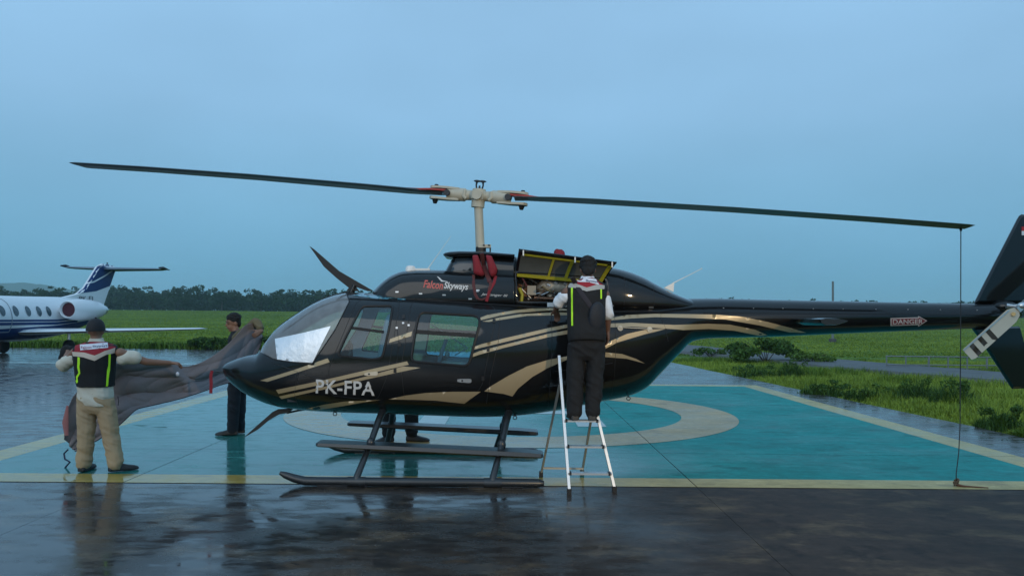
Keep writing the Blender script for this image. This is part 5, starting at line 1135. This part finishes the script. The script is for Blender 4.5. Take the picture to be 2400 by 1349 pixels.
def face_bits(o, c, f, up, s=1.0):
    r_ = f.cross(up); mb = MB()
    for k in (-1, 1): mb.ell(c + f * .083 * s + r_ * k * .030 * s + up * .006 * s, r_ * .011 * s, f * .005 * s, up * .005 * s, 8, 6)
    mb.build('eyes', mat('eye_dark', (.015, .010, .008), .3), o)
    mb = MB()
    for k in (-1, 1): mb.tube([c + f * .089 * s + r_ * k * .014 * s + up * .028 * s, c + f * .085 * s + r_ * k * .034 * s + up * .034 * s, c + f * .070 * s + r_ * k * .052 * s + up * .026 * s], .004 * s, 6)
    mb.build('eyebrows', M_hair, o)
    mb = MB(); mb.tube([c + f * .088 * s - r_ * .022 * s - up * .060 * s, c + f * .094 * s - up * .059 * s, c + f * .088 * s + r_ * .022 * s - up * .060 * s], .0055 * s, 6); mb.build('lips', mat('lips', (.16, .05, .04), .5), o)
def cap_shape(o, c, f, up, name, m, s=1.0, low=-.02, brim=True):
    r_ = f.cross(up); mb = MB(); rr = []
    for t in np.linspace(0, 1, 9):
        z = low + (.125 - low) * math.sin(t * math.pi / 2); k = math.cos(t * math.pi / 2) ** .75 if t < 1 else .02
        rr.append([c + up * z * s + (r_ * .087 * math.cos(a) + f * .104 * math.sin(a) - f * .008) * k * s for a in np.linspace(0, 2 * math.pi, 20, endpoint=False)])
    mb.rings(rr)
    if brim:
        mb.rings([[c + f * d * s + r_ * x * s + up * (z_ + h) * s for x in np.linspace(-.07 * w_, .07 * w_, 7) for z_ in [low + .012 - 6 * x * x * .4]] for d, w_, h in ((.085, 1, 0), (.135, .95, -.006), (.165, .6, -.012))], False, False)
    ob = mb.build(name, m, o); ob.modifiers.new('t', 'SOLIDIFY').thickness = .003
    mb = MB(); mb.ball(c + up * .127 * s - f * .008 * s, .010 * s, 8, 6); mb.build('cap_button', m, ob); return ob
def hair_shape(o, c, f, up, s=1.0, seed=1, fringe=.035):
    r_ = f.cross(up); rn = random.Random(seed); mb = MB()
    mb.ell(c + up * .045 * s - f * .020 * s, r_ * .084 * s, f * .098 * s, up * .088 * s, 18, 10)
    mb.ell(c - f * .062 * s - up * .01 * s, r_ * .070 * s, f * .045 * s, up * .070 * s, 14, 8)
    for _ in range(70):
        a = rn.uniform(0, 6.283); e_ = rn.uniform(.15, 1.4); n = (r_ * math.cos(a) * math.cos(e_) + f * math.sin(a) * math.cos(e_) + up * math.sin(e_)); p = c + up * .045 * s - f * .020 * s + Vector(((n.dot(r_)) * .082, 0, 0)) * 0 + (r_ * n.dot(r_) * .082 + f * n.dot(f) * .096 + up * n.dot(up) * .086) * s
        mb.ell(p, r_ * .016 * s, f * .018 * s, up * .014 * s, 7, 5)
    return bake(mb, 'hair', M_hair, o, .006, 2)
def shoe(mb, ank, d, s=1.0):
    d = Vector((d[0], d[1], 0)).normalized(); sd_ = Vector((-d.y, d.x, 0)); z0 = ank.z - .075 * s; b = Vector((ank.x, ank.y, z0))
    rr = []
    for t, w_, h in ((-.065, .022, .045), (-.055, .034, .075), (0, .038, .085), (.06, .040, .07), (.12, .046, .052), (.17, .042, .042), (.20, .028, .030), (.21, .012, .02)):
        rr.append([b + d * t * s + sd_ * a * w_ * s + Vector((0, 0, z_ * h * s)) for a, z_ in ((1, 0), (1.05, .35), (.75, .85), (0, 1), (-.75, .85), (-1.05, .35), (-1, 0))])
    mb.rings(rr)
def torso(mb, pel, che, nek, sv, k=1.0, hip=.165, wai=.15, chs=.175, sho=.195, dep=.115, lo=0.0, top=True, yoke=False):
    """trunk by elliptical rings from hips to the neck"""
    ax_ = (che - pel); L_ = ax_.length; u_ = ax_.normalized(); fv = u_.cross(sv).normalized(); c = lambda t: pel + ax_ * t
    rr = [ering(c(-.22 + lo), sv, fv, hip * .93 * k, dep * 1.0 * k)] + ([ering(c(-.02), sv, fv, hip * k, dep * 1.08 * k), ering(c(.22), sv, fv, (hip + wai) / 2 * k, dep * 1.03 * k)] if lo < .2 else []) + [ ering(c(.45), sv, fv, wai * k, dep * .98 * k), ering(c(.75), sv, fv, (wai + chs) / 2 * k, dep * 1.05 * k), ering(c(1.0), sv, fv, chs * k, dep * 1.08 * k)]
    if top:
        if yoke: rr += [ering(che.lerp(nek, .3), sv, fv, sho * k, dep * 1.02 * k), ering(che.lerp(nek, .55), sv, fv, sho * k, dep * .94 * k), ering(che.lerp(nek, .78), sv, fv, sho * .90 * k, dep * .80 * k), ering(che.lerp(nek, .94), sv, fv, sho * .52 * k, dep * .66 * k), ering(nek + (nek - che) * .04, sv, fv, .066 * k, .066 * k)]
        sh_ = che.lerp(nek, .55); rr += [] if yoke else [ering(che.lerp(nek, .3), sv, fv, sho * k, dep * 1.0 * k), ering(sh_, sv, fv, sho * .92 * k, dep * .86 * k), ering(che.lerp(nek, .85), sv, fv, sho * .55 * k, dep * .68 * k), ering(nek, sv, fv, .066 * k, .066 * k)]
    mb.rings(rr); return fv
def sideof(a, b): d = Vector(a) - Vector(b); return d.normalized()

# ------- the man in the vest at the left, seen from behind
Y1 = 8.71; p1 = lambda u, v, dy=0.0: P(u, v, Y1 + dy)
pel, che, nek = p1(224, 925), p1(222, 838), p1(226, 796, .02); sv = Vector((1, 0, .0)); fwd = Vector((-.1, 1, 0)).normalized()
hc = p1(225, 775, .03); ls, rs = p1(176, 826), p1(282, 826)
le, lw = p1(146, 858, .05), p1(160, 825, .27); re_, rw = p1(344, 848, .12), p1(398, 850, .30)
lh, rh = p1(204, 945), p1(246, 945); lk, rk = p1(202, 1022, -.01), p1(260, 1020, .02); la, ra = p1(197, 1088), p1(271, 1082)
la.z = .095; ra.z = .095
mb = MB(); torso(mb, pel, che, nek, sv, .93); limb(mb, [nek - Vector((0, 0, .05)), hc - Vector((0, 0, .03))], [.062, .058]); head(mb, hc, fwd, (0, 0, 1), 1.0)
limb(mb, [ls, le, lw], [.052, .042, .028]); limb(mb, [rs, re_, rw], [.052, .042, .028]); hand(mb, lw, (lw - le), (0, 0, 1), .9, -1); hand(mb, rw, (rw - re_), (0, 0, 1), 1.0, 1)
limb(mb, [lh, lk, la], [.075, .055, .042]); limb(mb, [rh, rk, ra], [.075, .055, .042])
MAN1 = tag(bake(mb, 'person', M_skin, None, .0085, 4, (pel.x, Y1, 0)), 'person in black cap, red and black vest and khaki trousers holding the grey cover', 'person')
mb = MB(); torso(mb, pel, che, nek, sv, 1.0, hip=.185, wai=.175, chs=.178, sho=.17, dep=.13, lo=-.06); 
for s_, e_, w_, k_ in ((ls, le, lw, .88), (rs, re_, rw, .55)): t_ = s_.lerp(e_, k_); limb(mb, [s_ + (e_ - s_).normalized() * .03 - Vector((0, 0, .055)), s_.lerp(e_, k_ * .55) - Vector((0, 0, .015)), t_], [.066, .070, .075])
bake(mb, 'shirt', M_shirt, MAN1, .010, 4)
mb = MB(); mb.tube([nek + Vector((.058 * math.cos(a), .058 * math.sin(a), .006 * math.sin(a) + .004)) for a in np.linspace(0, 6.283, 17)], .016, 8); mb.build('collar', M_shirt, MAN1)
mb = MB(); torso(mb, pel + Vector((0, 0, .10)), che, nek - Vector((0, 0, .02)), sv, 1.09, hip=.185, wai=.185, chs=.198, sho=.212, dep=.150, lo=.20, yoke=True); VEST = bake(mb, 'vest', M_blackc, MAN1, .010, 3)
mb = MB(); c_ = pel - Vector((0, 0, .0)); fv = Vector((0, 1, 0))
mb.rings([ering(c_ + Vector((0, 0, .03)), sv, fv, .178, .125), ering(c_ - Vector((0, 0, .06)), sv, fv, .185, .135), ering(c_ - Vector((0, 0, .15)), sv, fv, .172, .12), ering(c_ - Vector((0, 0, .20)), sv, fv, .12, .09)])
for a, k_, b in ((lh, lk, la), (rh, rk, ra)): limb(mb, [a, k_, b + Vector((0, 0, .0))], [.100, .086, .080])
bake(mb, 'trousers', M_khaki, MAN1, .010, 4)
for a, d in ((la, (-.05, 1)), (ra, (.75, .6))): mb = MB(); shoe(mb, a, d, 1.12); bake(mb, 'shoe', M_shoe, MAN1, .007, 2)
cap_shape(MAN1, hc, fwd, Vector((0, 0, 1)), 'cap', M_cap, 1.10, .0)
mb = MB(); 
for a, b in (((.083, -.03, .0), (.09, .06, .005)),): mb.tube([hc + Vector((.083, -.02, .0)), hc + Vector((.096, .03, .006)), hc + Vector((.105, .085, -.004))], .003, 6)
mb.build('glasses_arm', M_dark, MAN1)
bv = bvh_of(VEST); dv = lambda pl, nm, m, off=.004, st=5: decal(bv, pl, nm, m, VEST, off, st)
dv([(168, 812), (190, 806), (206, 800), (214, 795), (236, 794), (246, 799), (262, 801), (271, 803), (270, 816), (246, 822), (221, 833), (198, 826), (170, 825)], 'red_yoke', M_vred)
dv([(170, 824), (198, 826), (222, 833), (246, 822), (269, 815), (268, 827), (248, 831), (222, 845), (196, 837), (172, 834)], 'reflective_chevron', M_tape, .006)
dv([(183, 836), (188, 838), (188, 852), (187, 858), (189, 874), (183, 885), (184, 894), (178, 902), (175, 901), (180, 888), (179, 882), (185, 873), (182, 860)], 'neon_stripe', M_neon, .006)
dv([(254, 830), (259, 829), (257, 866), (254, 886), (253, 900), (249, 918), (245, 918), (248, 900), (249, 882), (250, 868), (253, 856)], 'neon_stripe', M_neon, .006)
dv([(188, 808), (252, 803), (253, 815), (189, 821)], 'name_patch', M_patch, .007)
lettering(bv, 'Falcon', ((191, 812), (215, 811), (191, 818)), 'patch_text', M_ink2, VEST, .011, .0); lettering(bv, 'Skyways', ((218, 810), (251, 808), (218, 816)), 'patch_text', M_ink, VEST, .011, .01)
mb = MB(); q = p1(276, 928, -.02); mb.tube([q, q + Vector((.01, 0, -.05)), q + Vector((.005, 0, -.1))], .004, 6); mb.build('key_strap', M_cap, MAN1)
# dark pouch he carries on the far side
mb = MB(); b0 = p1(156, 828, .32); mb.ell(b0, (.075, 0, .0), (0, .05, 0), (0, 0, .10)); mb.ell(b0 + Vector((.05, 0, .03)), (.05, 0, .0), (0, .05, 0), (0, 0, .06)); mb.ell(b0 - Vector((.04, 0, .05)), (.05, 0, .0), (0, .05, 0), (0, 0, .05)); tag(bake(mb, 'rolled_pouch', M_blackc, None, .010, 3), 'black rolled pouch held up by the person in khaki trousers', 'pouch')

# ------- the person behind the cover, facing left
Y2 = 11.47; p2 = lambda u, v, dy=0.0: P(u, v, Y2 + dy)
pel, che, nek = p2(556, 870), p2(560, 800), p2(557, 776); f2 = Vector((-.74, -.65, -.16)).normalized(); sv = Vector((-.35, .94, 0)).normalized()
hc = p2(546, 756); ls, rs = p2(556, 792, -.17), p2(572, 788, .15)
le, lw = p2(602, 753, -.36), p2(613, 776, -.52); re_, rw = p2(604, 766, .05), p2(596, 762, -.22)
lh, rh = p2(550, 885, -.09), p2(562, 885, .09); lk, rk = p2(548, 950, -.09), p2(562, 950, .08); la, ra = p2(545, 1006, -.08), p2(562, 1002, .10); la.z = ra.z = .095
mb = MB(); torso(mb, pel, che, nek, sv, .95); limb(mb, [nek - Vector((0, 0, .05)), hc - Vector((0, 0, .03))], [.06, .056]); f_, u_, r_ = head(mb, hc, f2, (0, 0, 1), 1.05)
limb(mb, [ls, le, lw], [.052, .042, .028]); limb(mb, [rs, re_, rw], [.052, .042, .028]); hand(mb, lw, (-.8, -.2, -.5), (1, 0, .6), .9, 1); hand(mb, rw, (rw - re_), (0, 0, 1), 1.0, -1)
limb(mb, [lh, lk, la], [.075, .055, .042]); limb(mb, [rh, rk, ra], [.075, .055, .042])
MAN2 = tag(bake(mb, 'person', M_skin, None, .0085, 3, (pel.x, Y2, 0)), 'person with short black hair and dark trousers lifting the grey cover at the nose', 'person')
face_bits(MAN2, hc, f_, u_, 1.05); hair_shape(MAN2, hc, f_, u_, 1.05, 3)
mb = MB(); torso(mb, pel, che, nek, sv, 1.05, hip=.18, wai=.17, chs=.185, sho=.20, dep=.13, lo=-.04)
bake(mb, 'shirt', M_blackc, MAN2, .011, 4)
mb = MB()
for s_, e_, w_ in ((ls, le, lw), (rs, re_, rw)): limb(mb, [s_, e_, e_.lerp(w_, .75)], [.075, .065, .050])
bake(mb, 'sleeves', M_olive, MAN2, .010, 4)
mb = MB(); fv = Vector((.94, .35, 0)); c_ = pel
mb.rings([ering(c_ + Vector((0, 0, .03)), sv, fv, .175, .125), ering(c_ - Vector((0, 0, .06)), sv, fv, .18, .135), ering(c_ - Vector((0, 0, .16)), sv, fv, .16, .12), ering(c_ - Vector((0, 0, .20)), sv, fv, .11, .09)])
for a, k_, b in ((lh, lk, la), (rh, rk, ra)): limb(mb, [a, k_, b], [.098, .082, .074])
bake(mb, 'trousers', M_navyc, MAN2, .011, 4)
for a, d in ((la, (-1, -.25)), (ra, (-1, -.3))): mb = MB(); shoe(mb, a, d, 1.12); bake(mb, 'shoe', M_shoe, MAN2, .008, 2)

# ------- ladder
LA = {}
l_f, l_b = G(1334, 1158), G(1440, 1152); lY0 = l_f.y
def at_h(u, v, Y): return P(u, v, Y)
topL, topR = P(1310, 834, 8.22), P(1392, 940, 8.12)
LAD = thing('step_ladder', (l_f.x + .2, 8.1, 0), 'aluminium step ladder beside the fuselage with a person standing on it', 'ladder')
mb = MB(); mb.beam(l_f + Vector((0, 0, .035)), topL, .055, .026, (1, 0, 0)); mb.build('front_rail', M_alu, LAD, False)
mb = MB(); mb.beam(l_b + Vector((0, 0, .035)), topR, .055, .026, (1, 0, 0)); mb.build('front_rail', M_alu, LAD, False)
railL = lambda v: l_f.lerp(topL, min(max((1158 - v) / (1158 - 834), 0), 1)); railR = lambda v: l_b.lerp(topR, min(max((1152 - v) / (1152 - 940), 0), 1))
for v in (989, 1049, 1110):
    a, b = railL(v), railR(v - 1); b.z = a.z; b.y = a.y; mb = MB(); mb.beam(a, b, .09, .018); s_ = mb.build('step', M_alu, LAD, False)
    for q, o_ in ((a, .024), (b, -.024)): mb = MB(); mb.box(q + Vector((o_, 0, 0)), .022, .095, .026); mb.build('step_cap', M_rubber, s_, False)
r1, r2 = G(1268, 1117), G(1364, 1113); hgL, hgR = railL(895), railR(945)
for a, b in ((r1, hgL), (r2, hgR)): mb = MB(); mb.beam(a + Vector((0, 0, .03)), b + Vector((0, .05, 0)), .04, .020, (1, 0, 0)); mb.build('rear_leg', mat('dull_aluminium', (.36, .36, .33), .5, .6), LAD, False)
mb = MB(); mb.beam(r1.lerp(hgL, .10), r2.lerp(hgR, .10), .03, .02); mb.build('rear_brace', mat('dull_aluminium', (.36, .36, .33), .5, .6), LAD, False)
for q in (l_f, l_b, r1, r2): mb = MB(); mb.box(q + Vector((0, 0, .03)), .042, .062, .06); mb.build('foot', M_rubber, LAD, False)
for q in (hgL, hgR): mb = MB(); mb.box(q + Vector((0, .03, 0)), .045, .08, .07); mb.build('hinge', M_rubber, LAD, False)

# ------- the man on the ladder, seen from behind
st_z = railL(989).z + .012; Y3 = railL(989).y - .01; p3 = lambda u, v, dy=0.0: P(u, v, Y3 + dy)
pel, che, nek = p3(1375, 800, .05), p3(1374, 705, .14), p3(1377, 652, .20); sv = Vector((1, .04, 0)).normalized(); fwd = Vector((.02, 1, -.25)).normalized()
hc = p3(1378, 631, .24); ls, rs = p3(1328, 684, .14), p3(1418, 690, .14)
le, lw = p3(1305, 716, .30), p3(1304, 722, .42); le = p3(1311, 708, .22); lw = p3(1302, 726, .36)
re_, rw = p3(1424, 735, .12), p3(1424, 775, .18)
lh, rh = p3(1352, 815, .04), p3(1396, 815, .04); lk, rk = p3(1348, 900, .02), p3(1394, 900, .02); la, ra = p3(1346, 968), p3(1388, 966); la.z = ra.z = st_z + .082
mb = MB(); torso(mb, pel, che, nek, sv, .95); limb(mb, [nek - Vector((0, 0, .05)), hc - Vector((0, 0, .03))], [.058, .055]); f_, u_, r_ = head(mb, hc, fwd, (0, .25, 1), .98)
limb(mb, [ls, le, lw], [.05, .042, .028]); limb(mb, [rs, re_, rw], [.05, .042, .028]); hand(mb, lw, Vector((.2, .6, -.5)), (0, -.4, .9), .5, -1); hand(mb, rw, Vector((.02, .0, -1)), (1, .2, 0), .5, -1)
limb(mb, [lh, lk, la], [.075, .055, .042]); limb(mb, [rh, rk, ra], [.075, .055, .042])
MAN3 = tag(bake(mb, 'person', M_skin2, None, .0085, 4, (pel.x, Y3, st_z)), 'person in white shirt and red-yoked vest standing on the ladder, leaning into the engine bay', 'person')
mb = MB(); torso(mb, pel, che, nek, sv, 1.0, hip=.165, wai=.16, chs=.17, sho=.16, dep=.122, lo=.55)
for s_, e_ in ((ls, le), (rs, re_)): limb(mb, [s_ - Vector((0, 0, .05)), s_.lerp(e_, .5) - Vector((0, 0, .01)), e_], [.060, .066, .066])
bake(mb, 'shirt', M_wshirt, MAN3, .010, 4)
mb = MB(); mb.tube([nek + Vector((.056 * math.cos(a), .056 * math.sin(a), .010 * math.sin(a) + .008)) for a in np.linspace(0, 6.283, 17)], .016, 8); mb.build('collar', M_wshirt, MAN3)
mb = MB(); torso(mb, pel + Vector((0, 0, .06)), che, nek - Vector((0, 0, .02)), sv, 1.08, hip=.18, wai=.178, chs=.188, sho=.200, dep=.145, lo=.02, yoke=True); VEST3 = bake(mb, 'vest', M_blackc, MAN3, .010, 3)
mb = MB(); fv = Vector((0, 1, 0)); c_ = pel
mb.rings([ering(c_ + Vector((0, 0, .06)), sv, fv, .17, .12), ering(c_ - Vector((0, 0, .05)), sv, fv, .18, .135), ering(c_ - Vector((0, 0, .14)), sv, fv, .165, .125), ering(c_ - Vector((0, 0, .19)), sv, fv, .12, .09)])
for a, k_, b in ((lh, lk, la), (rh, rk, ra)): limb(mb, [a, k_, b], [.095, .083, .078])
bake(mb, 'trousers', M_blackc, MAN3, .010, 4)
for a, d in ((la, (-.12, 1)), (ra, (.12, 1))): mb = MB(); shoe(mb, a, d, 1.1); bake(mb, 'shoe', mat('worn_shoe', (.045, .04, .035), .6), MAN3, .007, 2)
hair_shape(MAN3, hc - u_ * .006, f_, u_, 1.03, 9); cap_shape(MAN3, hc + u_ * .012, f_, u_, 'cap', M_cap, 1.03, .012, False)
bv = bvh_of(VEST3); dv = lambda pl, nm, m, off=.004, st=5: decal(bv, pl, nm, m, VEST3, off, st)
dv([(1333, 662), (1346, 656), (1360, 649), (1392, 649), (1404, 662), (1414, 668), (1404, 668), (1376, 674), (1354, 666), (1333, 665)], 'red_yoke', M_vred)
dv([(1333, 664), (1350, 665), (1375, 674), (1400, 667), (1416, 669), (1416, 677), (1398, 679), (1375, 683), (1350, 675), (1333, 674)], 'reflective_chevron', M_tape2, .006)
dv([(1339, 674), (1343, 674), (1344, 763), (1340, 763)], 'neon_stripe', M_neon, .006); dv([(1406.5, 678), (1410, 678), (1410, 700), (1406.5, 700)], 'neon_stripe', M_neon, .006)
dv([(1350, 653), (1370, 651), (1396, 655), (1404, 668), (1380, 662), (1355, 661)], 'name_patch', M_patch, .007)
lettering(bv, 'Skyways', ((1373, 656), (1400, 659), (1373, 662)), 'patch_text', M_ink, VEST3, .011, .01)
bag = thing('sling_bag', p3(1408, 780, .0), 'dark sling bag slung across the back of the person on the ladder', 'bag')
mb = MB(); b0 = p3(1400, 742, -.06); mb.ell(b0, Vector((.085, .03, -.03)), (0, .045, 0), Vector((.02, 0, .15)), 16, 10); mb.ell(b0 + Vector((-.02, .02, -.07)), (.09, .02, 0), (0, .04, 0), (0, 0, .11), 16, 10); bake(mb, 'pouch', mat('bag_nylon', (.012, .014, .020), .7, var=.3, bump=.3, bscale=30), bag, .010, 5)
q = [(1341, 650), (1347, 662), (1357, 678), (1366, 692), (1378, 708), (1390, 724)]; pts = [(hit(bv, *x)[0] or p3(*x)) + Vector((0, -.008, 0)) for x in q]; mb = MB(); mb.tube(pts, .024, 6, True, .2, (0, -1, 0)); mb.build('strap', mat('bag_strap', (.022, .018, .024), .8), bag)

# ------- the person behind the helicopter, only legs below the belly and a glimpse through the cabin
Y4 = 10.95; p4 = lambda u, v, dy=0.0: P(u, v, Y4 + dy); zz = lambda u, z, dy=0.0: Vector((P(u, 900, Y4 + dy).x, Y4 + dy, z))
pel, che, nek = zz(938, .86), zz(938, 1.22), zz(938, 1.40); sv = Vector((.6, .8, 0)); fv = Vector((.8, -.6, 0)); hc = zz(942, 1.51)
ls, rs = zz(926, 1.33, -.15), zz(952, 1.33, .15); le, lw = zz(922, 1.08, -.22), zz(938, .90, -.25); re_, rw = zz(956, 1.08, .2), zz(966, .9, .1)
lh, rh = zz(915, .80, -.05), zz(955, .80, .05); lk, rk = zz(911, .46, -.05), zz(964, .46, .05); la, ra = zz(912, .10, -.05), zz(966, .10, .05)
mb = MB(); torso(mb, pel, che, nek, sv, .93); limb(mb, [nek - Vector((0, 0, .05)), hc - Vector((0, 0, .03))], [.06, .056]); f_, u_, r_ = head(mb, hc, fv, (0, 0, 1), 1.0)
limb(mb, [ls, le, lw], [.05, .042, .028]); limb(mb, [rs, re_, rw], [.05, .042, .028]); hand(mb, lw, lw - le, (1, 0, 0), .5, 1); hand(mb, rw, rw - re_, (1, 0, 0), .5, -1); limb(mb, [lh, lk, la], [.075, .055, .042]); limb(mb, [rh, rk, ra], [.075, .055, .042])
MAN4 = tag(bake(mb, 'person', M_skin, None, .010, 3, (pel.x, Y4, 0)), 'person standing behind the helicopter, dark trouser legs and boots showing under the belly', 'person')
face_bits(MAN4, hc, f_, u_); hair_shape(MAN4, hc, f_, u_, 1.0, 5)
mb = MB(); torso(mb, pel, che, nek, sv, 1.05, hip=.175, wai=.165, chs=.18, sho=.195, dep=.13, lo=-.04)
for s_, e_, w_ in ((ls, le, lw), (rs, re_, rw)): limb(mb, [s_, e_, e_.lerp(w_, .8)], [.072, .062, .048])
bake(mb, 'shirt', M_navyc, MAN4, .012, 4)
mb = MB(); c_ = pel; mb.rings([ering(c_ + Vector((0, 0, .04)), sv, fv, .17, .12), ering(c_ - Vector((0, 0, .06)), sv, fv, .178, .13), ering(c_ - Vector((0, 0, .18)), sv, fv, .13, .10)])
for a, k_, b in ((lh, lk, la), (rh, rk, ra)): limb(mb, [a, k_, b + Vector((0, 0, .03))], [.095, .10, .085])
bake(mb, 'trousers', M_blackc, MAN4, .012, 4)
for a, d in ((la, (-.6, -.7)), (ra, (1, -.1))): mb = MB(); shoe(mb, a, d, 1.2); bake(mb, 'shoe', M_shoe, MAN4, .008, 2)

# ================================================================== GREY COVER
M_cover = mat('grey_cover_fabric', (.225, .195, .20), .95, 0, .1, 0, .1, var=.15, vscale=5, bump=.25, bscale=40)
top = [(606, 772, 11.15), (592, 757, 11.05), (577, 760, 10.95), (563, 775, 10.85), (540, 800, 10.7), (515, 822, 10.5), (488, 840, 10.3), (460, 853, 10.1), (436, 858, 9.95), (414, 852, 9.8), (398, 846, 9.55), (372, 846, 9.45), (345, 846, 9.35), (312, 850, 9.25), (276, 850, 9.15), (240, 868, 9.1), (200, 900, 9.08), (168, 935, 9.06), (152, 985, 9.02), (150, 1030, 9.0)]
bot = [(616, 786, 11.12), (613, 800, 11.08), (604, 825, 11.02), (592, 852, 10.95), (574, 876, 10.8), (548, 893, 10.6), (516, 902, 10.4), (484, 914, 10.15), (448, 926, 9.9), (414, 936, 9.75), (380, 944, 9.55), (350, 951, 9.4), (322, 958, 9.3), (300, 977, 9.2), (278, 997, 9.15), (250, 1017, 9.1), (225, 1033, 9.06), (205, 1042, 9.04), (186, 1054, 9.02), (172, 1058, 9.0)]
tp, bt = [P(*a) for a in top], [P(*a) for a in bot]
def resamp(pl, n):
    A_ = np.array([tuple(p) for p in pl]); d = np.r_[0, np.cumsum(np.linalg.norm(np.diff(A_, axis=0), axis=1))]; f = [pchip(d / d[-1], A_[:, i]) for i in range(3)]; return [Vector((f[0](t), f[1](t), f[2](t))) for t in np.linspace(0, 1, n)]
NU, NV = 190, 70; tt, bb = resamp(tp, NU), resamp(bt, NU); rows = []
for j in range(NV):
    t = j / (NV - 1); row = []
    for i in range(NU):
        s = i / (NU - 1); p = tt[i].lerp(bb[i], t); env = math.sin(math.pi * min(max(t, .0), 1)) ** .6
        drift = s * 7 + .9 * math.sin(5 * s + 2 * t); cr_ = lambda x: 1 - 2 * abs(math.sin(x)) ** .6
        fold = .05 * math.sin(5 * t + 1.3 * drift) + .040 * cr_(4.2 * t - 1.1 * drift + .8) + .028 * cr_(9 * t + 1.7 * drift) + .034 * cr_(2.6 * drift + 2 * t) * (.3 + .7 * t) + .012 * cr_(6.5 * drift - 5 * t)
        p = p + Vector((0, 1, .12)) * fold * env * (.45 + .75 * math.sin(math.pi * s)) + Vector((0, .10 * env, -.03 * env)); row.append(p)
    rows.append(row)
COV = thing('fabric_cover', P(350, 1000, 9.4) * 1.0, 'large grey fabric helicopter cover stretched between two people at the nose', 'cover')
mb = MB(); mb.rings(rows, False, False); cv = mb.build('cloth', M_cover, COV, True, 180); so = cv.modifiers.new('t', 'SOLIDIFY'); so.thickness = .002
mb = MB(); mb.tube([rows[-1][i] for i in range(0, NU, 2)], .005, 6); mb.build('hem', M_blackc, COV)
mb = MB(); a = P(160, 1052, 9.02); mb.tube([a, P(150, 1062, 9.0), P(152, 1075, 8.95), P(164, 1082, 8.9), P(155, 1092, 8.9), P(149, 1102, 8.88)], .010, 6); mb.build('tie_cord', mat('cord_navy', (.02, .03, .06), .8), COV)
mb = MB(); mb.tube([P(158, 950, 8.98), P(153, 990, 8.96), P(156, 1020, 8.96)], [.012, .036, .022], 8, True, .3, (0, -1, 0)); mb.build('red_flap', mat('faded_red', (.34, .13, .125), .85), COV)
mb = MB(); mb.ell(P(416, 876, 9.55), (.02, 0, 0), (0, .02, 0), (0, 0, .025)); mb.build('pale_label', M_patch, COV)

# ================================================================== AIR
mb = MB(); mb.box((0, 2150, 61.5), 5600, 4400, 127)
hz = bpy.data.materials.new('humid_air'); hz.use_nodes = True; t = hz.node_tree; t.nodes.clear()
o = t.nodes.new('ShaderNodeOutputMaterial'); vv = t.nodes.new('ShaderNodeVolumePrincipled'); vv.inputs['Color'].default_value = (.70, .93, 1.0, 1); vv.inputs['Density'].default_value = .0003; vv.inputs['Anisotropy'].default_value = 0.0
t.links.new(vv.outputs[0], o.inputs['Volume'])
tag(mb.build('haze', hz, None, False), kind='stuff')
